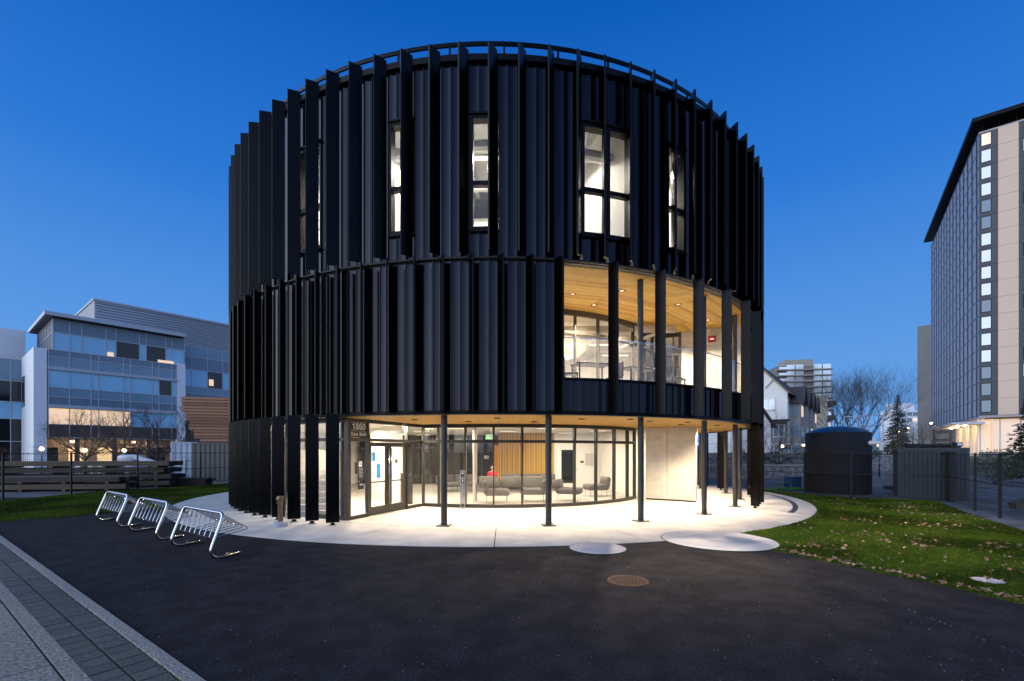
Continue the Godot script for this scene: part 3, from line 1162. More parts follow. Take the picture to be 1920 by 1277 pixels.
	for k in 4:
		var a := -46.6 + 7.4 * k
		st = mb()
		box(st, P(10.44, a, 1.47), Vector3(0.06, 2.93, 0.11), Basis(Vector3.UP, deg_to_rad(a)))
		ob("mullion", st, M.frame, g2)
		for y in [[0.13, 2.28], [2.38, 2.82]]:
			st = mb()
			pane(st, 10.44, a + 0.2, minf(a + 7.2, -24.0), y[0], y[1])
			ob("pane", st, M.glass, g2)
	# closed outer walls of the ground floor
	st = mb()
	arc(st, 10.38, 10.55, -180.0, -47.2, 0.0, 2.94)
	arc(st, 10.38, 10.55, 127.0, 180.0, 0.0, 2.94)
	ob("ground_wall", st, M.black, bld)
	# white service core on the right, faced with large panels
	st = mb()
	var core := PackedVector2Array()
	for p in [[5.53, 19.12], [7.08, 18.0], [7.30, 18.32], [7.40, 23.0], [8.55, 27.0], [8.55, 30.0], [4.62, 30.0], [4.62, 24.6]]:
		core.append(Vector2(p[0] - CX, CZ - p[1]))
	prism(st, core, 0.012, 2.93)
	ob("service_core", st, M.white, bld)
	var a_ := Vector3(5.51 - CX, 0, CZ - 19.09)
	var b_ := Vector3(7.11 - CX, 0, CZ - 17.95)
	var dir := (b_ - a_).normalized()
	var nrm := Vector3(-dir.z, 0, dir.x)
	if nrm.z < 0: nrm = -nrm
	var bs := Basis(dir, Vector3.UP, nrm)
	var len := (b_ - a_).length()
	for p in [[0.0, 0.44], [0.445, 1.0]]:
		for y in [[0.07, 2.275], [2.285, 2.93]]:
			st = mb()
			var c: Vector3 = a_ + dir * len * (p[0] + p[1]) / 2 + nrm * 0.02
			box(st, c + Vector3(0, (y[0] + y[1]) / 2, 0), Vector3(len * (p[1] - p[0]) - 0.008, y[1] - y[0], 0.03), bs)
			ob("white_panel", st, M.whitepanel, bld)
	st = mb()
	box(st, (a_ + b_) / 2 + Vector3(0, 0.04, 0) + nrm * 0.01, Vector3(len, 0.05, 0.03), bs)
	ob("plinth", st, M.black, bld)
	lobby()

func boxpart(called: String, at: Vector3, s: Vector3, m: Material, parent: Node3D) -> MeshInstance3D:
	var o := part(called, boxmesh(s), m, parent)
	o.position = at
	return o

func notice(d: Node3D, z: float, y: float, w: float, h: float) -> void:
	var st := mb()
	box(st, Vector3(0.006, y, z), Vector3(0.004, h, w))
	box(st, Vector3(0.009, y - 0.005, z), Vector3(0.003, h - 0.03, w - 0.03))
	var mesh := mb()
	box(mesh, Vector3(0.006, y, z), Vector3(0.004, h, w))
	ob("notice", mesh, M.paper, d)
	mesh = mb()
	box(mesh, Vector3(0.010, y - 0.008, z), Vector3(0.004, h - 0.035, w - 0.03))
	ob("notice_print", mesh, M.blue_paper, d)

func lobby() -> void:
	var st := mb()
	disc(st, 6.62, 2.945, 3.0, 72)
	arc(st, 6.55, 10.36, -178.0, -23.6, 2.947, 3.0)
	arc(st, 6.55, 10.36, 128.0, 178.0, 2.947, 3.0)
	arc(st, 10.30, 10.36, -176, -49, 0.016, 2.94)
	arc(st, 10.30, 10.36, 128, 178, 0.016, 2.94)
	ob("lobby_ceiling", st, M.white, bld)
	# back of the lobby
	st = mb()
	xbox(st, 2.82, 5.2, 0.016, 2.94, -1.72, -1.60)
	ob("lobby_wall", st, M.white, bld)
	st = mb()
	arc(st, 6.1, 6.25, -62, -37, 0.016, 2.94)
	ob("lobby_wall", st, M.white, bld)
	st = mb()
	xbox(st, -8.6, 0.4, 0.016, 2.94, -5.2, -5.1)
	ob("rear_glazing", st, M.darkglass, bld)
	for k in 8:
		st = mb()
		xbox(st, -7.6 + 1.05 * k, -7.5 + 1.05 * k, 0.016, 2.94, -5.09, -4.98)
		ob("rear_mullion", st, M.frame, bld)
	st = mb()
	xbox(st, -8.6, 0.4, 2.1, 2.22, -5.09, -5.0)
	ob("rear_rail", st, M.frame, bld)
	boxpart("orange_wall", Vector3(-0.2, 1.2, -2.4), Vector3(0.5, 2.2, 0.1), M.orange, bld)
	boxpart("white_notice", Vector3(-0.95, 1.62, -4.97), Vector3(0.3, 0.2, 0.02), M.paper, bld)
	# slatted timber screen
	var scr := group_part("slat_screen", bld)
	for i in 36:
		var t := i / 35.0
		st = mb()
		var x := lerpf(-0.12, 2.86, t)
		var z := -1.72 + 0.34 * sin(t * PI)
		box(st, Vector3(x, 1.49, z), Vector3(0.058, 2.90, 0.07))
		ob("slat", st, M["slat%d" % (i % 3)], scr)
	st = mb()
	box(st, Vector3(1.37, 1.49, -1.82), Vector3(3.05, 2.9, 0.05))
	ob("backing", st, M.rust, scr)
	# inner door and wall fittings on the white wall
	var dr := group_part("inner_door", bld, Vector3(3.55, 0, -1.59))
	boxpart("leaf", Vector3(0.06, 1.1, 0.02), Vector3(0.98, 2.16, 0.04), M.white, dr)
	boxpart("window", Vector3(-0.06, 1.18, 0.045), Vector3(0.62, 1.75, 0.02), M.darkglass, dr)
	boxpart("handle", Vector3(0.45, 1.05, 0.06), Vector3(0.1, 0.03, 0.05), M.steel, dr)
	boxpart("wall_box", Vector3(4.66, 1.55, -1.57), Vector3(0.42, 0.62, 0.06), M.duct, bld)
	boxpart("wall_plate", Vector3(4.27, 1.42, -1.575), Vector3(0.18, 0.1, 0.04), M.ink, bld)
	# steel posts inside
	for p in [[-0.86, 4.88, 0.085], [-2.85, 1.0, 0.075]]:
		st = mb(true)
		lathe(st, [[p[2], 0.016], [p[2], 2.94]], 20)
		ob("inside_column", st, M.whitepanel, bld).position = Vector3(p[0], 0, p[1])
	# stair up behind the fins
	var sr := group_part("stair", bld, Vector3(-5.45, 0, 8.6), 0.40)
	for k in 12:
		st = mb()
		xbox(st, -0.85, 0.85, 0.016, 0.17 * (k + 1), 0.2 - 0.27 * k - 0.27, 0.2 - 0.27 * k)
		ob("step", st, M.whitepanel, sr)
	st = mb()
	for k in 11:
		xbox(st, 0.88, 0.96, 0.016 + 0.17 * k, 1.05 + 0.17 * k, 0.2 - 0.27 * k - 0.27, 0.2 - 0.27 * k)
	ob("balustrade", st, M.white, sr)
	# ceiling lights
	for p in [[-1.6, 4.9], [1.9, 4.9], [4.3, 2.9], [0.4, 2.2], [-3.4, 2.4], [3.2, 0.4], [-4.9, 7.0], [-3.4, 7.2], [-5.6, 4.2], [-4.2, -2.2]]:
		ceiling_light(bld, Vector3(p[0], 2.86, p[1]), 0.7, 0.12, 20.0 if p[0] < -3.0 and p[1] > 4.0 else 11.5)
	var ex := thing("exit_sign", "green lit exit sign hanging from the lobby ceiling", "sign", Vector3(CX - 0.43, 2.62, -CZ + 2.2))
	exit_sign(ex)
	st = mb()
	box(st, Vector3(0, 0.25, 0), Vector3(0.02, 0.30, 0.02))
	ob("rod", st, M.black, ex)
	# furniture
	var c := lounge_chair("lounge_chair", "grey lounge chair in the lobby, back to the left, nearest the slim white post", W(-0.66, 17.9, 0.016), 0.06)
	copy(c, "lounge_chair", "grey lounge chair facing left behind the second black column, seen from its side", W(0.92, 18.3, 0.016), PI - 0.05)
	copy(c, "lounge_chair", "grey lounge chair, dark back to the glass, right of the second column", W(2.22, 18.55, 0.016), -0.35)
	copy(c, "lounge_chair", "grey lounge chair against the white core wall at the far right of the lobby", W(3.75, 20.4, 0.016), PI + 0.25)
	sofa("curved_sofa", "long grey three-part sofa turned away from the glass, person sitting on it", W(-0.05, 22.3, 0.016), PI, 3, 0.98, 0.12)
	sofa("curved_sofa", "grey sofa along the foot of the timber slat screen", W(0.85, 23.9, 0.016), 0.0, 3, 0.95, -0.06)
	sofa("curved_sofa", "two-part grey sofa at the left of the lobby behind the first column", W(-2.7, 23.0, 0.016), 0.5, 2, 0.95, 0.2)
	person()
	# bin by the door
	var bn := thing("waste_bin", "tall dark waste bin just inside the entrance doors", "bin", W(-3.95, 17.4, 0.016), 0.3)
	st = mb()
	soft(st, Vector3(0, 0.55, 0), Vector3(0.42, 1.1, 0.42), 0.03)
	ob("body", st, M.frame, bn)
	st = mb()
	soft(st, Vector3(0, 1.12, 0), Vector3(0.44, 0.04, 0.44), 0.015)
	ob("lid", st, M.black, bn)
	# stainless intercom pillar outside the glass
	var ip := thing("intercom_pillar", "slim stainless intercom pillar standing before the lobby glass", "pillar", W(-1.69, 15.95, 0.012))
	st = mb()
	soft(st, Vector3(0, 0.66, 0), Vector3(0.17, 1.32, 0.12), 0.01)
	ob("post", st, M.steel, ip)
	for q in [[1.17, 0.16, M.ink], [0.95, 0.10, M.ink], [0.12, 0.11, M.ink]]:
		boxpart("plate", Vector3(0, q[0], 0.062), Vector3(0.115, q[1], 0.008), q[2], ip)
	boxpart("screen", Vector3(0, 1.22, 0.068), Vector3(0.06, 0.02, 0.006), M.litcool, ip)
	boxpart("button", Vector3(0, 0.96, 0.068), Vector3(0.03, 0.03, 0.006), M.paper, ip)

func lounge_chair(called: String, label: String, at: Vector3, turn: float) -> Node3D:
	var t := thing(called, label, "chair", at, turn, "grey lounge chairs in the lobby")
	var st := mb(true)
	soft(st, Vector3(0.08, 0.40, 0), Vector3(0.94, 0.24, 0.74), 0.05)
	ob("seat", st, M.sofa, t)
	st = mb(true)
	soft(st, Vector3(-0.36, 0.60, 0), Vector3(0.20, 0.50, 0.74), 0.06, Basis(Vector3.BACK, 0.16))
	ob("backrest", st, M.sofa, t)
	for sx in [-0.32, 0.46]:
		for sz in [-0.28, 0.28]:
			st = mb()
			box(st, Vector3(sx, 0.145, sz), Vector3(0.02, 0.29, 0.02))
			ob("leg", st, M.steel, t)
	return t

func sofa(called: String, label: String, at: Vector3, turn: float, n: int, w: float, curve: float) -> void:
	var t := thing(called, label, "sofa", at, turn, "grey sofas in the lobby")
	var a := -curve * (n - 1) / 2.0
	for k in n:
		var ang := a + curve * k
		var c := Vector3((k - (n - 1) / 2.0) * w, 0, -absf(k - (n - 1) / 2.0) * w * sin(curve))
		var b := Basis(Vector3.UP, -ang)
		var st := mb(true)
		soft(st, c + Vector3(0, 0.34, 0) + b * Vector3(0, 0, 0.10), Vector3(w - 0.015, 0.22, 0.72), 0.05, b)
		ob("seat", st, M.sofa, t)
		st = mb(true)
		soft(st, c + Vector3(0, 0.53, 0) + b * Vector3(0, 0, -0.30), Vector3(w - 0.015, 0.52, 0.2), 0.05, b * Basis(Vector3.RIGHT, -0.08))
		ob("backrest", st, M.sofa, t)
		st = mb()
		for s in [-1, 1]:
			box(st, c + b * Vector3(s * w * 0.4, 0.12, 0.3), Vector3(0.025, 0.24, 0.025))
			box(st, c + b * Vector3(s * w * 0.4, 0.12, -0.25), Vector3(0.025, 0.24, 0.025))
		ob("leg", st, M.steel, t)

# ---- a seated figure: tapered capsules joined by a smooth minimum, meshed as surface nets
func sdf_mesh(caps: Array, cell: float, blend: float, lo: Vector3, hi: Vector3, colour: Callable) -> ArrayMesh:
	var n := Vector3i(((hi - lo) / cell).ceil()) + Vector3i.ONE
	var f := PackedFloat32Array()
	f.resize(n.x * n.y * n.z)
	for z in n.z:
		for y in n.y:
			for x in n.x:
				var p := lo + Vector3(x, y, z) * cell
				var d := 9.0
				for c in caps:
					var pa: Vector3 = p - c[0]
					var ba: Vector3 = c[1] - c[0]
					var t := clampf(pa.dot(ba) / maxf(ba.length_squared(), 1e-9), 0, 1)
					var q := (pa - ba * t)
					if c.size() > 4: q = q / (c[4] as Vector3)
					var e: float = q.length() - lerpf(c[2], c[3], t)
					var h := clampf(0.5 + 0.5 * (d - e) / blend, 0, 1)
					d = lerpf(d, e, h) - blend * h * (1 - h)
				f[(z * n.y + y) * n.x + x] = d
	var vid := {}
	var vs := PackedVector3Array()
	var cs := PackedColorArray()
	var at := func(x: int, y: int, z: int) -> float: return f[(z * n.y + y) * n.x + x]
	for z in n.z - 1:
		for y in n.y - 1:
			for x in n.x - 1:
				var sum := Vector3.ZERO
				var cnt := 0
				var g := []
				for i in 8: g.append(at.call(x + (i & 1), y + ((i >> 1) & 1), z + (i >> 2)))
				for e in [[0, 1], [2, 3], [4, 5], [6, 7], [0, 2], [1, 3], [4, 6], [5, 7], [0, 4], [1, 5], [2, 6], [3, 7]]:
					var a: float = g[e[0]]
					var b: float = g[e[1]]
					if (a < 0) != (b < 0):
						var t := a / (a - b)
						var pa := Vector3(e[0] & 1, (e[0] >> 1) & 1, e[0] >> 2)
						var pb := Vector3(e[1] & 1, (e[1] >> 1) & 1, e[1] >> 2)
						sum += pa.lerp(pb, t)
						cnt += 1
				if cnt:
					vid[Vector3i(x, y, z)] = vs.size()
					var p := lo + (Vector3(x, y, z) + sum / cnt) * cell
					vs.append(p)
					cs.append(colour.call(p))
	var st := mb(true)
	for key in vid:
		var k: Vector3i = key
		for ax in 3:
			var o1 := Vector3i.ZERO
			var o2 := Vector3i.ZERO
			var st_ := Vector3i.ZERO
			st_[ax] = 1
			o1[(ax + 1) % 3] = -1
			o2[(ax + 2) % 3] = -1
			var a: float = at.call(k.x, k.y, k.z)
			var b: float = at.call(k.x + st_.x, k.y + st_.y, k.z + st_.z)
			if (a < 0) == (b < 0): continue
			var q := [k, k + o1, k + o1 + o2, k + o2]
			var ok := true
			for w in q:
				if not vid.has(w): ok = false
			if not ok: continue
			var nn := Vector3(st_) * (1.0 if a < 0 else -1.0)
			for tr in [[0, 1, 2], [0, 2, 3]]:
				var i0: int = vid[q[tr[0]]]
				var i1: int = vid[q[tr[1]]]
				var i2: int = vid[q[tr[2]]]
				if (vs[i2] - vs[i0]).cross(vs[i1] - vs[i0]).dot(nn) < 0:
					var s := i1
					i1 = i2
					i2 = s
				for i in [i0, i1, i2]:
					st.set_color(cs[i])
					st.add_vertex(vs[i])
	return done(st)

func person() -> void:
	var t := thing("person", "person in a red top sitting on the lobby sofa, seen from behind", "person", W(-0.93, 22.55, 0.016), PI)
	# local +z is where the figure faces, y up; seat at 0.45
	var c := []
	c.append([Vector3(-0.09, 0.54, 0.0), Vector3(0.09, 0.54, 0.0), 0.125, 0.125])
	c.append([Vector3(0, 0.55, 0.0), Vector3(0, 0.86, -0.03), 0.14, 0.15])
	c.append([Vector3(-0.13, 0.92, -0.02), Vector3(0.13, 0.92, -0.02), 0.085, 0.085])
	c.append([Vector3(0, 0.95, -0.01), Vector3(0, 1.06, 0.01), 0.058, 0.055])
	for s in [-1, 1]:
		c.append([Vector3(s * 0.19, 0.92, -0.02), Vector3(s * 0.24, 0.66, 0.06), 0.058, 0.045])
		c.append([Vector3(s * 0.24, 0.66, 0.06), Vector3(s * 0.14, 0.60, 0.29), 0.043, 0.032])
		c.append([Vector3(s * 0.10, 0.52, 0.02), Vector3(s * 0.12, 0.50, 0.44), 0.088, 0.062])
		c.append([Vector3(s * 0.12, 0.50, 0.44), Vector3(s * 0.12, 0.10, 0.48), 0.060, 0.042])
		c.append([Vector3(s * 0.12, 0.05, 0.46), Vector3(s * 0.13, 0.04, 0.64), 0.045, 0.035])
	var skin := Color(0.50, 0.30, 0.22)
	var red := Color(0.62, 0.03, 0.06)
	var navy := Color(0.02, 0.024, 0.04)
	var shoe := Color(0.03, 0.025, 0.02)
	var col := func(p: Vector3) -> Color:
		if p.y > 0.985: return skin
		if p.z > 0.24 and p.y > 0.545 and absf(p.x) < 0.22 and p.y < 0.7: return skin
		if p.y < 0.09: return shoe
		if p.y > 0.60 or (p.y > 0.5 and p.z < -0.02): return red
		return navy
	var m := StandardMaterial3D.new()
	m.vertex_color_use_as_albedo = true
	m.roughness = 0.8
	part("body", sdf_mesh(c, 0.02, 0.05, Vector3(-0.38, -0.02, -0.24), Vector3(0.38, 1.14, 0.74), col), m, t)
	var hd := []
	hd.append([Vector3(0, 1.155, 0.0), Vector3(0, 1.165, 0.0), 0.088, 0.088])
	hd.append([Vector3(0, 1.09, 0.035), Vector3(0, 1.11, 0.04), 0.055, 0.062])
	hd.append([Vector3(0, 1.13, 0.095), Vector3(0, 1.155, 0.09), 0.014, 0.008])
	for s in [-1, 1]:
		hd.append([Vector3(s * 0.086, 1.12, -0.005), Vector3(s * 0.088, 1.155, -0.012), 0.016, 0.02])
	part("head", sdf_mesh(hd, 0.008, 0.02, Vector3(-0.12, 1.02, -0.11), Vector3(0.12, 1.27, 0.13), func(_p: Vector3) -> Color: return skin), m, t)
	var hair := mb(true)
	lathe(hair, [[0.085, -0.02], [0.091, 0.02], [0.07, 0.06], [0.0, 0.085]], 18)
	var hr := ob("hair", hair, M.duct, t)
	hr.position = Vector3(0, 1.175, -0.012)
	hr.rotation.x = -0.5
	for s in [-1, 1]:
		var h := []
		h.append([Vector3(0, 0, 0), Vector3(0, -0.01, 0.07), 0.028, 0.03])
		for k in 4:
			var x := -0.027 + 0.018 * k
			var l: float = [0.052, 0.062, 0.058, 0.044][k]
			h.append([Vector3(x, -0.01, 0.07), Vector3(x, -0.02, 0.07 + l * 0.6), 0.009, 0.009])
			h.append([Vector3(x, -0.02, 0.07 + l * 0.6), Vector3(x, -0.045, 0.07 + l), 0.009, 0.007])
		h.append([Vector3(-s * 0.025, 0, 0.02), Vector3(-s * 0.055, -0.008, 0.055), 0.011, 0.008])
		var o := part("hand", sdf_mesh(h, 0.006, 0.008, Vector3(-0.08, -0.07, -0.05), Vector3(0.08, 0.05, 0.17), func(_p: Vector3) -> Color: return skin), m, t)
		o.position = Vector3(s * 0.13, 0.598, 0.30)
		o.rotation.y = -s * 0.25

# ------------------------------------------------------------------ outside, near the building
func bike_racks() -> void:
	# local frame as read off the ground: w runs along the rack, f towards the building
	var w := Vector3(1.53, 0, 1.12)
	var f := Vector3(0.22, 0, -0.60)
	var labels := ["steel bicycle rack nearest the building's entrance, right of the other two", "middle one of the three steel bicycle racks", "steel bicycle rack nearest the left lawn, farthest from the entrance"]
	var first: Node3D = null
	var at := [W(-7.03, 9.53), W(-9.41, 11.35), W(-11.76, 13.10)]
	first = thing("bicycle_rack", labels[0], "bicycle rack", at[0], 0, "steel bicycle racks in a row")
	var rise := Vector3(0.13, 0.80, -0.26)
	var r := 0.03
	var st := mb(true)
	var path := []
	# from the left foot end, round the bend, up, across the top and down again
	var corner := func(a: Vector3, b: Vector3, c: Vector3, rad: float, n: int) -> Array:
		var p := []
		var u := (a - b).normalized() * rad
		var v := (c - b).normalized() * rad
		for i in n + 1:
			var t := float(i) / n
			p.append((b + u) * (1 - t) * (1 - t) + b * 2 * t * (1 - t) + (b + v) * t * t)
		return p
	var up := Vector3(0, r, 0)
	var A := up + f
	var B := up - rise * 0.06
	B.y = r
	var C := rise + up
	var D := C + w
	var E := B + w
	var F := A + w
	path.append(A)
	path.append_array(corner.call(A, B, C, 0.26, 7))
	path.append_array(corner.call(B, C, D, 0.16, 6))
	path.append_array(corner.call(C, D, E, 0.16, 6))
	path.append_array(corner.call(D, E, F, 0.26, 7))
	path.append(F)
	tube(st, path, r, 12)
	ob("frame", st, M.steel, first)
	for i in 7:
		var s := 0.13 + 0.123 * i
		var o := w * s
		var top := C + o - Vector3(0, 0.01, 0)
		var lowf := B + (C - B) * 0.40 + o
		var rear := C + o + f * 1.05 - Vector3(0, 0.40, 0)
		st = mb(true)
		var pts := [top]
		pts.append_array(corner.call(top, lowf, rear, 0.07, 5))
		pts.append_array(corner.call(lowf, rear, top, 0.07, 5))
		pts.append(top + f * 0.02)
		tube(st, pts, 0.0095, 6)
		ob("rod", st, M.steel, first)
	for q in [A, F]:
		st = mb()
		var c: Vector3 = q - f * 0.42
		box(st, c + Vector3(0, 0.0, 0), Vector3(0.03, 0.09, 0.012))
		box(st, c + Vector3(0, 0.045, 0), Vector3(0.016, 0.03, 0.016))
		ob("anchor", st, M.steel, first)
	for k in [1, 2]:
		copy(first, "bicycle_rack", labels[k], at[k])

func standpipe() -> void:
	var t := thing("standpipe", "bronze fire standpipe with capped outlets in a white collar, by the fins", "standpipe", W(-6.08, 12.2, 0.012))
	var st := mb(true)
	lathe(st, [[0.0, 0.13], [0.13, 0.13], [0.165, 0.125], [0.18, 0.11], [0.182, 0.0]], 28)
	ob("collar", st, M.pad, t)
	st = mb(true)
	lathe(st, [[0.065, 0.12], [0.065, 0.66], [0.075, 0.665], [0.078, 0.78], [0.07, 0.80], [0.0, 0.805]], 20)
	ob("pipe", st, M.bronze, t)
	for a in [-2.3, 0.35]:
		var d := Vector3(sin(a), 0, cos(a))
		st = mb(true)
		tube(st, [Vector3(0, 0.725, 0), Vector3(0, 0.725, 0) + d * 0.11], 0.045, 14)
		tube(st, [Vector3(0, 0.725, 0) + d * 0.11, Vector3(0, 0.725, 0) + d * 0.15], 0.055, 14)
		ob("outlet_cap", st, M.bronze, t)
	st = mb(true)
	tube(st, [Vector3(-0.11, 0.69, -0.08), Vector3(-0.12, 0.62, -0.04), Vector3(-0.08, 0.60, 0.02), Vector3(-0.05, 0.66, 0.05)], 0.006, 5)
	ob("chain", st, M.bronze, t)

func in_poly(p: Vector2, poly: PackedVector2Array) -> bool:
	return Geometry2D.is_point_in_polygon(p, poly)

func scatter() -> void:
	# grass blades
	var st := mb()
	for k in 7:
		var a := rng.randf() * TAU
		var b := Vector3(rng.randf_range(-0.018, 0.018), 0, rng.randf_range(-0.018, 0.018))
		var h := rng.randf_range(0.025, 0.05)
		var lean := Vector3(rng.randf_range(-0.02, 0.02), 0, rng.randf_range(-0.02, 0.02))
		var s := Vector3(cos(a), 0, sin(a)) * 0.0035
		tri(st, b - s, b + s, b + lean + Vector3(0, h, 0), Vector3(0, 0.5, 1))
	var tuft := done(st)
	var gm := StandardMaterial3D.new()
	gm.vertex_color_use_as_albedo = true
	gm.roughness = 0.8
	gm.metallic_specular = 0.2
	gm.backlight_enabled = true
	gm.backlight = Color(0.5, 0.5, 0.5)
	var nz := FastNoiseLite.new()
	nz.seed = 9
	nz.frequency = 0.9
	for side in 2:
		var poly := v2(LAWN_R if side == 0 else LAWN_L)
		var count := 150000 if side == 0 else 60000
		var lo := Vector2(4.0, -24.0) if side == 0 else Vector2(-20.5, -30.0)
		var hi := Vector2(17.0, -5.0) if side == 0 else Vector2(-8.0, -12.0)
		var xs := []
		var tries := 0
		while xs.size() < count and tries < count * 5:
			tries += 1
			var p := Vector2(rng.randf_range(lo.x, hi.x), lerpf(hi.y, lo.y, pow(rng.randf(), 1.5 if side == 0 else 1.0)))
			if not in_poly(p, poly): continue
			var q := Vector2(p.x - CX, p.y + CZ)
			var deg := rad_to_deg(atan2(q.x, q.y))
			if q.length() < slab_r(deg) + 0.02: continue
			if p.distance_to(Vector2(4.60, -10.38)) < 1.23 or p.distance_to(Vector2(7.29, -7.12)) < 0.22: continue
			xs.append(p)
		var mm := MultiMesh.new()
		mm.transform_format = MultiMesh.TRANSFORM_3D
		mm.use_colors = true
		mm.mesh = tuft
		mm.instance_count = xs.size()
		for i in xs.size():
			var p: Vector2 = xs[i]
			var v := nz.get_noise_2d(p.x, p.y) * 0.5 + 0.5
			var sc := rng.randf_range(0.7, 1.15) * (0.75 + 0.45 * v)
			mm.set_instance_transform(i, Transform3D(Basis(Vector3.UP, rng.randf() * TAU).scaled(Vector3(sc * 1.25, sc, sc * 1.25)), Vector3(p.x, 0.006, p.y)))
			var t := rng.randf()
			var c := Color(0.034, 0.075, 0.005).lerp(Color(0.105, 0.135, 0.011), t * v) * (0.5 + 0.75 * smoothstep(0.3, 0.7, nz.get_noise_2d(p.x * 0.35 + 50, p.y * 0.35) * 0.5 + 0.5))
			if rng.randf() < 0.05: c = Color(0.22, 0.18, 0.06)
			mm.set_instance_color(i, c)
		var o := MultiMeshInstance3D.new()
		o.multimesh = mm
		o.material_override = gm
		o.name = numbered("grass")
		tag(o, "mown green grass of the lawn on the right, strewn with leaves" if side == 0 else "mown green grass of the lawn on the left behind the bicycle racks", "grass", "", "stuff")
		add_child(o, true)
	# fallen leaves
	st = mb()
	var out := []
	for k in 10:
		var a := TAU * k / 10
		var r := 0.05 if k % 2 == 0 else 0.027
		out.append(Vector3(cos(a) * r, 0.012 * sin(a * 2.0) + 0.012, sin(a) * r * 0.8))
	for k in 10: tri(st, Vector3(0, 0.004, 0), out[k], out[(k + 1) % 10], Vector3.UP)
	var lm := StandardMaterial3D.new()
	lm.vertex_color_use_as_albedo = true
	lm.roughness = 0.8
	var pr := v2(LAWN_R)
	var ls := []
	var cl := []
	for k in 45: cl.append(Vector2(rng.randf_range(5, 15), rng.randf_range(-20, -6)))
	while ls.size() < 620:
		var p := Vector2(rng.randf_range(4.5, 16.5), rng.randf_range(-21.5, -4.5))
		if rng.randf() < 0.6:
			p = (cl[rng.randi_range(0, 44)] as Vector2) + Vector2(rng.randfn(), rng.randfn() * 0.6) * 0.38
		elif rng.randf() < 0.3:
			var i := rng.randi_range(1, 6)
			var a := Vector2(LAWN_R[i][0], -LAWN_R[i][1])
			var b := Vector2(LAWN_R[i + 1][0], -LAWN_R[i + 1][1])
			p = a.lerp(b, rng.randf()) + Vector2(absf(rng.randfn()) * 0.14, 0)
		if not in_poly(p, pr): continue
		var q := Vector2(p.x - CX, p.y + CZ)
		if q.length() < 13.2 or p.distance_to(Vector2(4.60, -10.38)) < 1.25: continue
		ls.append(p)
	var lmm := MultiMesh.new()
	lmm.transform_format = MultiMesh.TRANSFORM_3D
	lmm.use_colors = true
	lmm.mesh = done(st)
	lmm.instance_count = ls.size()
	for i in ls.size():
		var b := Basis.from_euler(Vector3(rng.randf_range(-0.6, 0.6), rng.randf() * TAU, rng.randf_range(-0.6, 0.6)))
		lmm.set_instance_transform(i, Transform3D(b.scaled(Vector3.ONE * rng.randf_range(0.5, 1.3)), Vector3(ls[i].x, 0.045, ls[i].y)))
		lmm.set_instance_color(i, Color(0.16, 0.08, 0.04).lerp(Color(0.34, 0.24, 0.15), rng.randf()).lerp(Color(0.14, 0.06, 0.04), rng.randf() * 0.6))
	var lo_ := MultiMeshInstance3D.new()
	lo_.multimesh = lmm
	lo_.material_override = lm
	lo_.name = "fallen_leaves"
	tag(lo_, "dry brown leaves lying scattered over the right-hand lawn", "leaves", "", "stuff")
	add_child(lo_, true)
	# pale grit on the asphalt
	st = mb()
	soft(st, Vector3(0, 0.003, 0), Vector3(0.012, 0.006, 0.010), 0.002)
	var gmm := MultiMesh.new()
	gmm.transform_format = MultiMesh.TRANSFORM_3D
	gmm.mesh = done(st)
	gmm.instance_count = 420
	for i in 420:
		var x := rng.randf_range(-6, 7)
		var d := 3.9 + 5.5 * pow(rng.randf(), 1.5)
		if d < 4.1 - 0.737 * (x + 2.69): x = -x
		gmm.set_instance_transform(i, Transform3D(Basis(Vector3.UP, rng.randf() * TAU).scaled(Vector3.ONE * rng.randf_range(0.25, 0.9)), Vector3(minf(x, 5.0), 0.0, -d)))
	var go := MultiMeshInstance3D.new()
	go.multimesh = gmm
	go.material_override = M.kerb
	go.name = "grit"
	tag(go, "pale grains of grit lying on the black asphalt", "grit", "", "stuff")
	add_child(go, true)

# ------------------------------------------------------------------ surroundings
func along(dx: float, dd: float) -> float:   # turn that lays local x along (X, depth)
	return atan2(dd, dx)

func facade(parent: Node3D, at: Vector3, xs: Array, rows: Array, w := 0.07) -> void:
	# rows: [y0, y1, kind, lit columns]; panes are parts, the bars between them one frame
	var g := group_part("curtain_wall", parent, at)
	var fr := mb()
	for r in rows:
		for i in xs.size() - 1:
			var m: Material = M[r[2]]
			if r.size() > 3 and i in r[3]: m = M.lit
			if r.size() > 4 and i in r[4]: m = M.darkglass
			var st := mb()
			box(st, Vector3((xs[i] + xs[i + 1]) / 2, (r[0] + r[1]) / 2, -0.06), Vector3(xs[i + 1] - xs[i] - w, r[1] - r[0] - w, 0.05))
			ob("pane", st, m, g)
		box(fr, Vector3((xs[0] + xs[-1]) / 2, r[0], -0.03), Vector3(xs[-1] - xs[0], w, 0.09))
		box(fr, Vector3((xs[0] + xs[-1]) / 2, r[1], -0.03), Vector3(xs[-1] - xs[0], w - 0.004, 0.088))
	for x in xs:
		box(fr, Vector3(x, (rows[0][0] + rows[-1][1]) / 2, -0.026), Vector3(w, rows[-1][1] - rows[0][0], 0.1))
	ob("frame", fr, M.alu, g).set_meta("kind", "stuff")

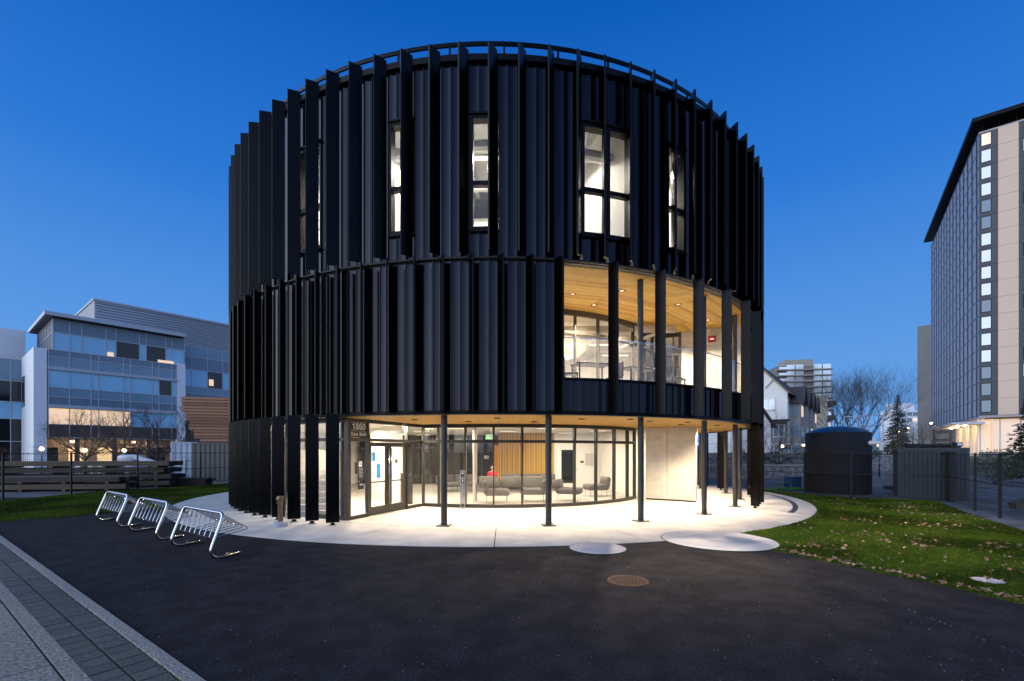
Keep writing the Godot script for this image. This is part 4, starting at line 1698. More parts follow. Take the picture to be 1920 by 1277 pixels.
func office_left() -> void:
	var o := thing("office_building", "blue glass and white brick office block with a flat projecting roof, at the left", "building", W(-44.9, 45.0), along(0.621, 0.784))
	var st := mb()
	box(st, Vector3(4.8, 7.55, -4.6), Vector3(11.2, 8.5, 8.8))
	ob("wall", st, M.bluewall, o)
	st = mb()
	box(st, Vector3(-0.55, 5.95, -4.5), Vector3(0.9, 11.9, 8.9))
	box(st, Vector3(10.9, 6.0, -1.2), Vector3(0.8, 12.0, 2.6))
	ob("white_pier", st, M.whitebrick, o)
	st = mb()
	box(st, Vector3(-1.0, 8.2, -7.4), Vector3(0.08, 3.2, 2.2))
	ob("opening", st, M.darkglass, o)
	facade(o, Vector3(0, 0, 0.0), [0.0, 1.5, 3.1, 3.7, 5.7, 6.3, 8.2, 8.8, 10.0, 10.5], [[3.3, 4.6, "brownpane"], [4.6, 6.2, "vision", [0, 1, 2, 3, 4]], [6.5, 7.3, "spandrel"], [7.3, 8.22, "spandrel2"], [8.22, 9.9, "vision", [], [7]], [10.2, 11.2, "spandrel2"], [11.2, 11.86, "spandrel"]])
	for y in [6.35, 10.05]:
		boxpart("white_band", Vector3(5.25, y, 0.06), Vector3(10.6, 0.28, 0.22), M.alu, o)
	# top storey under the flat roof
	st = mb()
	box(st, Vector3(5.9, 13.5, -6.0), Vector3(11.0, 3.3, 10.6))
	ob("top_storey", st, M.bluewall, o)
	facade(o, Vector3(0.4, 0, -0.62), [0.0, 1.2, 2.1, 4.0, 4.8, 6.8, 7.4, 9.2, 9.8, 11.0], [[11.9, 13.7, "vision", [], [4, 6]], [13.7, 15.0, "spandrel"]])
	st = mb()
	box(st, Vector3(1.0 + 3.75, 12.15, -0.59), Vector3(0.5, 0.5, 0.08))
	ob("lit_window", st, M.lit, o)
	boxpart("lit_window", Vector3(9.6, 12.1, -0.60), Vector3(1.5, 0.35, 0.06), M.lit, o)
	st = mb()
	box(st, Vector3(5.5, 15.32, -5.5), Vector3(11.6, 0.36, 11.6))
	ob("roof", st, M.alu, o)
	st = mb()
	box(st, Vector3(5.5, 15.12, -5.5), Vector3(11.3, 0.04, 11.3))
	ob("roof_soffit", st, M.brownpane, o)
	var lf := group_part("side_windows", o, Vector3(0.38, 0, -0.8), -PI / 2)
	facade(lf, Vector3.ZERO, [-9.5, -7.5, -5.6, -3.7, -1.9, -0.1], [[11.9, 13.7, "vision"], [13.7, 15.0, "vision"]])
	# louvred plant room
	st = mb()
	box(st, Vector3(15.2, 17.4, -16.5), Vector3(19.6, 4.9, 11.8))
	ob("plant_room", st, M.spandrel, o)
	for k in 15:
		st = mb()
		box(st, Vector3(15.2, 15.35 + 0.325 * k, -10.5), Vector3(20.0, 0.24, 0.10), Basis(Vector3.RIGHT, 0.4))
		box(st, Vector3(5.2, 15.35 + 0.325 * k, -16.3), Vector3(0.10, 0.24, 11.6), Basis(Vector3.BACK, 0.4))
		ob("louvre", st, M.alu, o)
	boxpart("louvre_cap", Vector3(15.2, 20.1, -16.3), Vector3(20.4, 0.2, 12.2), M.alu, o)
	# wings
	st = mb()
	box(st, Vector3(17.0, 7.4, -8.2), Vector3(11.4, 14.8, 10.0))
	ob("wing", st, M.bluewall, o)
	facade(o, Vector3(11.4, 0, -3.1), [0.0, 1.5, 3.2, 4.9, 6.2, 8.2, 10.8], [[3.3, 5.8, "brownpane"], [5.8, 7.6, "vision", [2, 3]], [7.6, 9.0, "spandrel"], [9.0, 9.9, "spandrel2"], [9.9, 12.0, "vision", [], [2]], [12.0, 13.5, "spandrel"], [13.5, 14.8, "spandrel2"]])
	boxpart("lit_window", Vector3(15.0, 10.6, -3.0), Vector3(0.5, 0.8, 0.06), M.lit, o)
	st = mb()
	box(st, Vector3(-4.9, 5.9, -11.5), Vector3(8.0, 11.7, 5.0))
	ob("wing", st, M.bluewall, o)
	facade(o, Vector3(-9.0, 0, -8.9), [0.0, 2.2, 2.9, 5.0, 7.2, 8.0], [[0.2, 3.0, "darkglass"], [3.0, 5.4, "darkglass"], [5.4, 7.2, "vision"], [7.2, 9.4, "darkglass"], [9.4, 11.7, "spandrel2"]])
	st = mb()
	box(st, Vector3(-3.6, 12.5, -13.5), Vector3(6.0, 5.2, 7.0))
	ob("upper_block", st, M.whitebrick, o)
	# open ground floor with lit rooms
	st = mb()
	box(st, Vector3(5.0, 1.6, -4.0), Vector3(12.0, 3.3, 0.3))
	ob("ground_wall", st, M.tanwall, o)
	for k in 5:
		boxpart("ground_window", Vector3(0.4 + 2.3 * k, 1.5, -3.83), Vector3(1.5, 1.7, 0.06), M.lit if k in [1, 2] else M.darkglass, o)
	for k in 5:
		boxpart("ground_pier", Vector3(-0.8 + 2.9 * k, 1.65, -0.3), Vector3(0.35, 3.3, 0.35), M.brownpane, o)
	omni(o, Vector3(2.0, 2.8, -2.0), 4.0, 0.15)
	boxpart("lamp", Vector3(2.0, 2.95, -2.0), Vector3(0.3, 0.2, 0.3), M.lamp, o)
	omni(o, Vector3(7.0, 2.8, -2.0), 4.0, 0.15)
	boxpart("lamp", Vector3(7.0, 2.95, -2.0), Vector3(0.3, 0.2, 0.3), M.lamp, o)

func tower_right() -> void:
	var o := thing("residence_tower", "tall slab tower with tan and dark panels and many windows, at the right edge", "building", W(87.4, 87.0))
	var loc := func(x: float, d: float) -> Vector2: return Vector2(x - 87.4, 87.0 - d)
	var st := mb()
	prism(st, PackedVector2Array([loc.call(87.4, 87.0), loc.call(122.4, 135.8), loc.call(150.0, 118.0), loc.call(110.8, 68.1)]), 8.2, 61.6)
	ob("wall", st, M.towerside, o)
	st = mb()
	prism(st, PackedVector2Array([loc.call(85.9, 86.7), loc.call(121.4, 137.0), loc.call(151.0, 119.0), loc.call(110.2, 67.2)]), 63.3, 64.0)
	ob("roof", st, M.black, o)
	var f := group_part("long_side", o, Vector3.ZERO, along(-0.583, -0.8127))    # x runs from the far end (negative) to the corner
	st = mb()
	for k in 15:
		box(st, Vector3(-1.4 - 4.0 * k, 35.0, 0.01), Vector3(0.80, 53.2, 0.14))
	ob("window_strip", st, M.bluestrip, f).set_meta("kind", "stuff")
	var wm := boxmesh(Vector3(0.72, 2.0, 0.10))
	for k in 15:
		for n in 17:
			part("window", wm, M.ink, f).position = Vector3(-1.4 - 4.0 * k, 10.2 + 3.1 * n, 0.05)
	st = mb()
	for n in 18:
		box(st, Vector3(-30, 8.6 + 3.1 * n, 0.0), Vector3(60.0, 0.10, 0.10))
	ob("floor_line", st, M.black, f).set_meta("kind", "stuff")
	var r := group_part("street_side", o, Vector3.ZERO, along(0.78, -0.63))
	for s in [[0.0, 2.5, "towerdark"], [2.5, 5.1, "towertan"], [5.1, 14.0, "towerdark"]]:
		for n in 17:
			st = mb()
			box(st, Vector3((s[0] + s[1]) / 2, 10.15 + 3.1 * n, 0.05), Vector3(s[1] - s[0] - 0.02, 3.06, 0.14))
			ob("wall_panel", st, M[s[2]], r)
	wm = boxmesh(Vector3(1.2, 2.1, 0.12))
	var wf := boxmesh(Vector3(1.4, 2.3, 0.10))
	for n in 17:
		var m: Material = M.lit if n == 16 else (M.litcool if n in [3, 4, 5, 7, 8, 9, 10, 13, 14, 15] else M.paneblue)
		var fr := part("window", wf, M.black, r)
		fr.position = Vector3(0.95, 10.3 + 3.1 * n, 0.10)
		part("pane", wm, m, fr).position = Vector3(0, 0, 0.02)
		for k in 2:
			fr = part("window", wf, M.black, r)
			fr.position = Vector3(6.3 + 2.6 * k, 10.3 + 3.1 * n, 0.10)
			part("pane", wm, M.lit if n in [2, 15] else (M.paneblue if (n + k) % 3 else M.darkglass), fr).position = Vector3(0, 0, 0.02)
			boxpart("bar", Vector3(0, 0, 0.09), Vector3(0.08, 2.1, 0.04), M.black, fr)
	st = mb()
	for k in 6:
		box(st, Vector3(0.5 + 2.2 * k, 62.4, -0.4), Vector3(0.1, 1.6, 0.1))
	ob("parapet_post", st, M.black, r).set_meta("kind", "stuff")
	# glazed lobby under the tower
	st = mb()
	box(st, Vector3(-14.0, 4.4, -1.8), Vector3(28.0, 7.0, 0.1))
	ob("lobby_glazing", st, M.litwarm, f)
	st = mb()
	box(st, Vector3(6.5, 4.4, -1.2), Vector3(13.0, 7.0, 0.1))
	ob("lobby_glazing", st, M.litwarm, r)
	for k in 8:
		boxpart("lobby_column", Vector3(-1.5 - 3.4 * k, 4.2, -0.7), Vector3(0.5, 8.0, 0.5), M.whitebrick, f)
	for k in 5:
		boxpart("lobby_mullion", Vector3(0.3 + 2.6 * k, 4.4, -1.1), Vector3(0.18, 7.0, 0.12), M.alu, r)
	st = mb()
	box(st, Vector3(-12.0, 7.2, 1.6), Vector3(26.0, 0.4, 4.5))
	ob("entrance_canopy", st, M.alu, f)
	boxpart("lobby_base", Vector3(-12.0, 0.5, 0.5), Vector3(30.0, 1.0, 3.0), M.concrete, f)
	boxpart("lobby_base", Vector3(7.0, 0.9, 0.4), Vector3(14.0, 1.8, 1.2), M.concrete, r)
	boxpart("blue_screen", Vector3(-12.0, 3.6, -1.6), Vector3(2.2, 1.0, 0.1), M.litblue, f)
	for k in 3:
		boxpart("lamp", Vector3(-5.0 - 7.0 * k, 6.9, 1.2), Vector3(0.4, 0.12, 0.4), M.lamp, f)
		omni(f, Vector3(-5.0 - 7.0 * k, 6.6, 1.2), 12.0, 0.2)

func far_buildings() -> void:
	var st: SurfaceTool
	# bare concrete tower
	var o := thing("concrete_tower", "grey windowless concrete tower standing left of the tan slab tower", "building", W(157.0, 180.0), -0.72)
	for p in [[0.0, 4.5, 50.0], [4.5, 9.2, 51.4], [9.2, 16.0, 57.6]]:
		st = mb()
		box(st, Vector3((p[0] + p[1]) / 2, p[2] / 2, -5.0 - p[0] * 0.3), Vector3(p[1] - p[0] - 0.15, p[2], 12.0))
		ob("wall", st, M.concrete, o)
	for n in 16:
		boxpart("window", Vector3(8.6, 5.0 + 3.0 * n, -1.3), Vector3(0.9, 1.2, 0.5), M.darkglass, o)
		boxpart("floor_joint", Vector3(4.4, 3.4 + 3.0 * n, 0.2), Vector3(9.0, 0.16, 1.2), M.brownpane, o)
	# far pale office
	o = thing("far_office", "small pale office block far behind the dark conifer", "building", W(249.0, 300.0))
	st = mb()
	box(st, Vector3(7.5, 14.0, -6.0), Vector3(18.0, 28.0, 12.0))
	ob("wall", st, M.whitebrick, o)
	boxpart("upper_block", Vector3(7.5, 30.5, -7.0), Vector3(12.0, 5.0, 8.0), M.whitebrick, o)
	for n in 2:
		for k in 5:
			boxpart("window", Vector3(0.2 + 3.7 * k, 22.0 + 3.8 * n, 0.05), Vector3(3.0, 2.2, 0.2), M.lit if (n == 0 and k == 3) else M.paneblue, o)
	# white apartment tower
	o = thing("apartment_tower", "white high-rise apartment tower with stacked balconies above the gabled house", "building", W(143.0, 250.0), along(0.985, -0.17))
	st = mb()
	box(st, Vector3(13.0, 24.0, -10.0), Vector3(26.5, 47.0, 18.0))
	ob("wall", st, M.concrete, o)
	boxpart("roof_block", Vector3(12.0, 49.2, -9.0), Vector3(14.0, 4.5, 10.0), M.tanwall, o)
	for n in 14:
		boxpart("floor_slab", Vector3(13.0, 5.0 + 3.1 * n, -0.4), Vector3(27.2, 0.5, 3.4), M.tanwall, o)
		for k in 6:
			if k == 0 or (k == 3 and n > 7): continue
			boxpart("window", Vector3(2.2 + 4.4 * k, 6.6 + 3.1 * n, -0.6), Vector3(3.9, 2.5, 0.3), M.palewin, o)
		boxpart("balcony", Vector3(2.2, 5.9 + 3.1 * n, 1.2), Vector3(4.0, 1.1, 0.2), M.palewin, o)
		boxpart("side_window", Vector3(26.4, 6.6 + 3.1 * n, -6.0), Vector3(0.2, 2.2, 5.0), M.darkglass, o)
	# mid-rise with balconies, half behind the house
	o = thing("balcony_block", "mid-rise block with a receding row of balconies, right of the gabled house", "building", W(68.0, 100.0), along(0.40, 0.916))
	st = mb()
	box(st, Vector3(14.0, 7.0, -5.0), Vector3(28.0, 14.0, 9.8))
	ob("wall", st, M.tanwall, o)
	for n in 4:
		for k in 5:
			boxpart("balcony", Vector3(2.5 + 5.6 * k, 3.0 + 3.1 * n, 0.8), Vector3(4.4, 1.0, 1.5), M.brownpane, o)
			boxpart("window", Vector3(2.5 + 5.6 * k, 4.4 + 3.1 * n, 0.05), Vector3(3.0, 1.8, 0.1), M.lit if (n + k) % 4 == 0 else M.palewin, o)
	# gabled town house
	o = thing("gabled_house", "white gabled town house with dark shingle roof, just right of the round building", "house", W(32.6, 55.0), along(-0.788, 0.616) + PI)
	# local x: front runs from -5.74 to 0 (the near corner), local z outwards, the side runs to -z
	st = mb()
	prism(st, PackedVector2Array([Vector2(-5.74, 0), Vector2(0, 0), Vector2(0, -24), Vector2(-5.74, -24)]), 0.0, 9.2)
	for zz in [0.0, -24.0]:
		tri(st, Vector3(-5.74, 9.2, zz), Vector3(0, 9.2, zz), Vector3(-2.87, 12.4, zz), Vector3(0, 0, 1 if zz == 0.0 else -1))
	ob("wall", st, M.housewhite, o)
	for s in [-1, 1]:
		st = mb()
		var ex: float = -2.87 + s * 3.5
		quad(st, Vector3(-2.87, 12.55, 0.5), Vector3(-2.87, 12.55, -24.4), Vector3(ex, 8.65, -24.4), Vector3(ex, 8.65, 0.5), Vector3(s, 1, 0))
		quad(st, Vector3(-2.87, 12.35, 0.5), Vector3(-2.87, 12.35, -24.4), Vector3(ex, 8.45, -24.4), Vector3(ex, 8.45, 0.5), Vector3(-s, -1, 0))
		quad(st, Vector3(-2.87, 12.55, 0.5), Vector3(ex, 8.65, 0.5), Vector3(ex, 8.45, 0.5), Vector3(-2.87, 12.35, 0.5), Vector3.BACK)
		ob("roof", st, M.shingle, o)
	st = mb()
	bar(st, Vector3(-2.87, 12.3, 0.06), Vector3(0.2, 8.9, 0.06), 0.2, 0.3)
	bar(st, Vector3(-2.87, 12.3, 0.06), Vector3(-5.94, 8.9, 0.06), 0.2, 0.3)
	bar(st, Vector3(-2.3, 9.6, 0.05), Vector3(-1.35, 10.7, 0.05), 0.1, 0.14)
	ob("barge_board", st, M.tanwall, o)
	for p in [[-2.0, 7.6, 1.3, 1.2, "litcool"], [-0.9, 4.4, 1.0, 1.3, "paneblue"], [-3.6, 4.4, 1.0, 1.3, "lit"], [-1.7, 1.3, 1.7, 1.3, "darkglass"], [-4.4, 7.6, 1.2, 1.2, "paneblue"]]:
		var fr := boxpart("window", Vector3(p[0], p[1], 0.04), Vector3(p[2] + 0.25, p[3] + 0.25, 0.1), M.housewhite, o)
		boxpart("pane", Vector3(0, 0, 0.04), Vector3(p[2], p[3], 0.06), M[p[4]], fr)
		boxpart("bar", Vector3(0, 0, 0.08), Vector3(0.06, p[3], 0.03), M.housewhite, fr)
	boxpart("grey_storey", Vector3(-2.87, 2.7, 0.02), Vector3(5.8, 5.4, 0.05), M.housegrey, o)
	# bays along the side, each with a small gable
	for k in 4:
		var z := -3.2 - 5.4 * k
		boxpart("bay", Vector3(0.55, 3.9, z), Vector3(1.2, 7.8, 3.0), M.housegrey if k % 2 == 0 else M.tanwall, o)
		st = mb()
		for s in [-1, 1]:
			quad(st, Vector3(-0.5, 9.9, z), Vector3(1.6, 9.9, z), Vector3(1.6, 7.7, z + s * 2.1), Vector3(-0.5, 7.7, z + s * 2.1), Vector3(0, 1, s))
		tri(st, Vector3(1.2, 9.7, z), Vector3(1.2, 7.8, z - 1.8), Vector3(1.2, 7.8, z + 1.8), Vector3.RIGHT)
		ob("bay_roof", st, M.shingle, o)
		for y in [1.8, 4.4, 6.8]:
			boxpart("window", Vector3(1.17, y, z), Vector3(0.06, 1.3, 1.6), M.lit if (k + int(y)) % 3 == 0 else M.paneblue, o)
			boxpart("window", Vector3(0.6, y, z + 1.52), Vector3(0.7, 1.3, 0.06), M.paneblue, o)
	boxpart("porch_roof", Vector3(-2.0, 5.6, 0.8), Vector3(4.6, 0.15, 1.8), M.shingle, o)
	# lower front gable, nearer
	var g := thing("front_gable", "lower white gable wing in front of the gabled house, half behind the round building", "house", W(29.2, 50.5), along(0.985, 0.17))
	st = mb()
	prism(st, PackedVector2Array([Vector2(-6, 0), Vector2(-1.2, 0), Vector2(-1.2, -4), Vector2(-6, -4)]), 0.0, 4.9)
	tri(st, Vector3(-6, 4.9, 0), Vector3(-1.2, 4.9, 0), Vector3(-3.6, 8.0, 0), Vector3.BACK)
	ob("wall", st, M.housewhite, g)
	st = mb()
	quad(st, Vector3(-3.6, 8.2, 0.4), Vector3(-3.6, 8.2, -4), Vector3(-0.7, 4.5, -4), Vector3(-0.7, 4.5, 0.4), Vector3(1, 1, 0))
	quad(st, Vector3(-3.6, 8.2, 0.4), Vector3(-3.6, 8.2, -4), Vector3(-6.5, 4.5, -4), Vector3(-6.5, 4.5, 0.4), Vector3(-1, 1, 0))
	ob("roof", st, M.shingle, g)

# ---- trees
func branch(st: SurfaceTool, p: Vector3, d: Vector3, l: float, r: float, lvl: int, lim: int, droop: float) -> void:
	var q := p + d * l
	var mid := p.lerp(q, 0.5) + Vector3(rng.randfn(), rng.randfn(), rng.randfn()) * l * 0.04
	tube(st, [p, mid, q], r, 5 if lvl < 2 else 3, r * 0.62)
	if lvl >= lim: return
	var n := 3 if lvl < 2 else rng.randi_range(2, 3)
	for i in n:
		var ax := d.cross(Vector3(rng.randfn(), rng.randfn(), rng.randfn())).normalized()
		var nd := (d.rotated(ax, rng.randf_range(0.25, 0.75)) + Vector3(0, droop, 0)).normalized()
		var t := 1.0 if i == 0 else rng.randf_range(0.45, 1.0)
		branch(st, p.lerp(q, t), nd, l * rng.randf_range(0.62, 0.88), r * 0.58, lvl + 1, lim, droop)

func bare_tree(called: String, label: String, at: Vector3, h: float, fork: float, lim: int, droop := 0.12, spread := 0.6, grp := "bare winter trees") -> void:
	var t := thing(called, label, "tree", at, 0, grp)
	var st := mb(true)
	var r := h * (0.014 if h < 8.0 else 0.009)
	tube(st, [Vector3.ZERO, Vector3(0.03, fork * h * 0.5, 0), Vector3(0, fork * h, 0)], r * 1.5, 7, r)
	ob("trunk", st, M.bark, t)
	st = mb(true)
	var n := 6
	for i in n:
		var a := TAU * (i + rng.randf() * 0.5) / n
		var d := Vector3(cos(a) * spread, 1.0 - 0.3 * spread, sin(a) * spread).normalized()
		branch(st, Vector3(0, fork * h * rng.randf_range(0.75, 1.0), 0), d, (h - fork * h) * 0.36, r * 0.75, 0, lim, droop)
	branch(st, Vector3(0, fork * h, 0), Vector3.UP, (h - fork * h) * 0.36, r * 0.9, 0, lim, droop)
	ob("crown", st, M.bark, t).set_meta("kind", "stuff")

func conifer(called: String, label: String, at: Vector3, h: float, wide: float, low: float, tight := 1.0) -> void:
	var t := thing(called, label, "tree", at, 0, "conifers")
	var st := mb(true)
	tube(st, [Vector3.ZERO, Vector3(0, h * 0.97, 0)], h * 0.014, 7, 0.02)
	ob("trunk", st, M.bark, t)
	st = mb()
	var n := int(90 * tight)
	for i in n:
		var y := lerpf(low * h, h * 0.99, pow(float(i) / n, 0.9))
		var l := wide * (1.0 - (y - low * h) / (h - low * h)) * rng.randf_range(0.6, 1.1) + 0.15
		var a := rng.randf() * TAU
		var d := Vector3(cos(a), -0.12 + 0.5 * (y / h - 0.5), sin(a))
		var side := Vector3(-sin(a), 0, cos(a))
		for j in 22:
			var s := rng.randf_range(0.08, 1.0)
			var p := Vector3(0, y, 0) + d * l * s + Vector3(0, -0.10 * l * s * s, 0)
			var o := side * rng.randf_range(-1, 1) * l * 0.34 * (1.1 - s) + Vector3(rng.randfn() * 0.04, rng.randfn() * 0.06, rng.randfn() * 0.04)
			var sz := l * 0.16 + 0.05
			var u := (d + side * rng.randf_range(-0.8, 0.8)).normalized() * sz
			var v := side * sz * 0.28 + Vector3(0, rng.randf_range(-0.3, 0.1) * sz, 0)
			tri(st, p + o - v, p + o + v, p + o + u, Vector3.UP)
	ob("crown", st, M.needle, t)

func shrub(called: String, label: String, at: Vector3, size: Vector3, n: int, m: Material) -> void:
	var t := thing(called, label, "shrub", at, 0, "shrubs round the construction yard")
	var st := mb(true)
	for i in 7:
		var a := rng.randf() * TAU
		tube(st, [Vector3.ZERO, Vector3(cos(a) * size.x * 0.25, size.y * 0.6, sin(a) * size.z * 0.25)], 0.02, 4, 0.008)
	ob("stem", st, M.bark, t)
	st = mb()
	for i in n:
		var d := Vector3(rng.randfn(), rng.randfn(), rng.randfn()).normalized() * pow(rng.randf(), 0.4)
		var p := Vector3(d.x * size.x * 0.5, size.y * 0.55 + d.y * size.y * 0.45, d.z * size.z * 0.5) * rng.randf_range(0.85, 1.1)
		var u := Vector3(rng.randfn(), rng.randfn(), rng.randfn()).normalized() * rng.randf_range(0.04, 0.10)
		var v := u.cross(Vector3(rng.randfn(), rng.randfn(), rng.randfn())).normalized() * 0.035
		tri(st, p - v, p + v, p + u, Vector3.UP)
	ob("foliage", st, m, t)

func lamp_post(called: String, label: String, at: Vector3, h: float, arm: float, e: float, size := 0.12) -> void:
	var t := thing(called, label, "lamp", at, 0, "lit outdoor lamps")
	var st := mb(true)
	tube(st, [Vector3.ZERO, Vector3(0, h, 0)], 0.055, 8, 0.04)
	ob("pole", st, M.frame, t)
	if arm != 0.0:
		st = mb(true)
		tube(st, [Vector3(0, h - 0.05, 0), Vector3(arm, h + 0.05, 0)], 0.035, 6)
		soft(st, Vector3(arm, h + 0.08, 0), Vector3(0.5, 0.12, 0.25), 0.03)
		ob("head", st, M.alu, t)
	st = mb(true)
	lathe(st, [[0.0, -size], [size * 0.7, -size * 0.7], [size, 0.0], [size * 0.7, size * 0.7], [0.0, size]], 14)
	var b := ob("bulb", st, M.lamp, t)
	b.position = Vector3(arm, h + (0.0 if arm != 0.0 else size), 0) - Vector3(0, 0.06 if arm != 0.0 else 0.0, 0)
	omni(t, b.position, e, size * 0.6)

# ---- fences of welded wire
var wire_cache := {}
func wire_panel(l: float, h: float) -> ArrayMesh:
	var key := "%.2f" % l
	if wire_cache.has(key): return wire_cache[key]
	var st := mb()
	var n := int(l / 0.075)
	for i in n + 1:
		var x := l * i / n
		box(st, Vector3(x, h / 2, 0), Vector3(0.005, h, 0.005))
	for j in 9:
		box(st, Vector3(l / 2, 0.12 + (h - 0.16) * j / 8.0, 0.005), Vector3(l, 0.006, 0.005))
	wire_cache[key] = done(st)
	return wire_cache[key]

func fence(called: String, label: String, pts: Array, h: float) -> void:
	var t := thing(called, label, "fence", W(pts[0][0], pts[0][1]))
	var pm := boxmesh(Vector3(0.06, h + 0.05, 0.06))
	for i in pts.size() - 1:
		var a := Vector3(pts[i][0] - pts[0][0], 0, -(pts[i][1] - pts[0][1]))
		var b := Vector3(pts[i + 1][0] - pts[0][0], 0, -(pts[i + 1][1] - pts[0][1]))
		var l := a.distance_to(b)
		var n := maxi(1, roundi(l / 2.45))
		var d := (b - a) / l
		var turn := atan2(-d.z, d.x)
		for k in n:
			var p := a.lerp(b, float(k) / n)
			var w := l / n
			var post := part("post", pm, M.fencemetal, t)
			post.position = p + Vector3(0, h / 2, 0)
			post.rotation.y = turn
			var wp := part("wire_panel", wire_panel(snappedf(w - 0.07, 0.05), h - 0.06), M.fencemetal, t)
			wp.set_meta("kind", "stuff")
			wp.position = p + d * 0.035 + Vector3(0, 0.04, 0)
			wp.rotation.y = turn
			var rl := part("rail", boxmesh(Vector3(w - 0.06, 0.022, 0.022)), M.fencemetal, t)
			rl.position = p + d * w / 2 + Vector3(0, h - 0.01, 0)
			rl.rotation.y = turn
			var r2 := part("rail", boxmesh(Vector3(w - 0.06, 0.02, 0.02)), M.fencemetal, t)
			r2.position = p + d * w / 2 + Vector3(0, h * 0.52, 0)
			r2.rotation.y = turn

func corrugated(st: SurfaceTool, l: float, h: float, z: float, pitch: float, deep: float, nrm: float) -> void:
	var n := int(l / pitch)
	var prof := []
	for i in n:
		var x := l * i / n
		var w := l / n
		prof.append(Vector2(x, 0))
		prof.append(Vector2(x + w * 0.35, 0))
		prof.append(Vector2(x + w * 0.5, -deep))
		prof.append(Vector2(x + w * 0.85, -deep))
	prof.append(Vector2(l, 0))
	for i in prof.size() - 1:
		var a: Vector2 = prof[i]
		var b: Vector2 = prof[i + 1]
		quad(st, Vector3(a.x, 0, z + a.y * nrm), Vector3(b.x, 0, z + b.y * nrm), Vector3(b.x, h, z + b.y * nrm), Vector3(a.x, h, z + a.y * nrm), Vector3(0, 0, nrm))

func container(called: String, label: String, at: Vector3, turn: float, s: Vector3, m: Material) -> Node3D:
	var t := thing(called, label, "container", at, turn, "shipping containers in the yard")   # local x along the front, -z back
	var st := mb()
	corrugated(st, s.x - 0.2, s.y - 0.24, 0.0, 0.28, 0.035, 1.0)
	var f := ob("front_wall", st, m, t)
	f.position = Vector3(0.1, 0.14, -0.02)
	st = mb()
	corrugated(st, s.z - 0.2, s.y - 0.24, 0.0, 0.28, 0.035, 1.0)
	for sx in [0, 1]:
		var e := ob("end_wall", st, m, t) if sx == 0 else part("end_wall", done(st), m, t)
		e.position = Vector3(0.02, 0.14, -s.z + 0.1) if sx == 0 else Vector3(s.x - 0.02, 0.14, -0.1)
		e.rotation.y = -PI / 2 if sx == 0 else PI / 2
	boxpart("roof", Vector3(s.x / 2, s.y - 0.03, -s.z / 2), Vector3(s.x - 0.1, 0.05, s.z - 0.1), m, t)
	for sx in [0.06, s.x - 0.06]:
		for sz in [-0.06, -s.z + 0.06]:
			boxpart("corner_post", Vector3(sx, s.y / 2, sz), Vector3(0.12, s.y, 0.12), m, t)
	for y in [0.07, s.y - 0.06]:
		boxpart("rail", Vector3(s.x / 2, y, -0.05), Vector3(s.x - 0.24, 0.12, 0.09), m, t)
		boxpart("rail", Vector3(0.05, y, -s.z / 2), Vector3(0.09, 0.12, s.z - 0.24), m, t)
		boxpart("rail", Vector3(s.x - 0.05, y, -s.z / 2), Vector3(0.09, 0.12, s.z - 0.24), m, t)
	return t

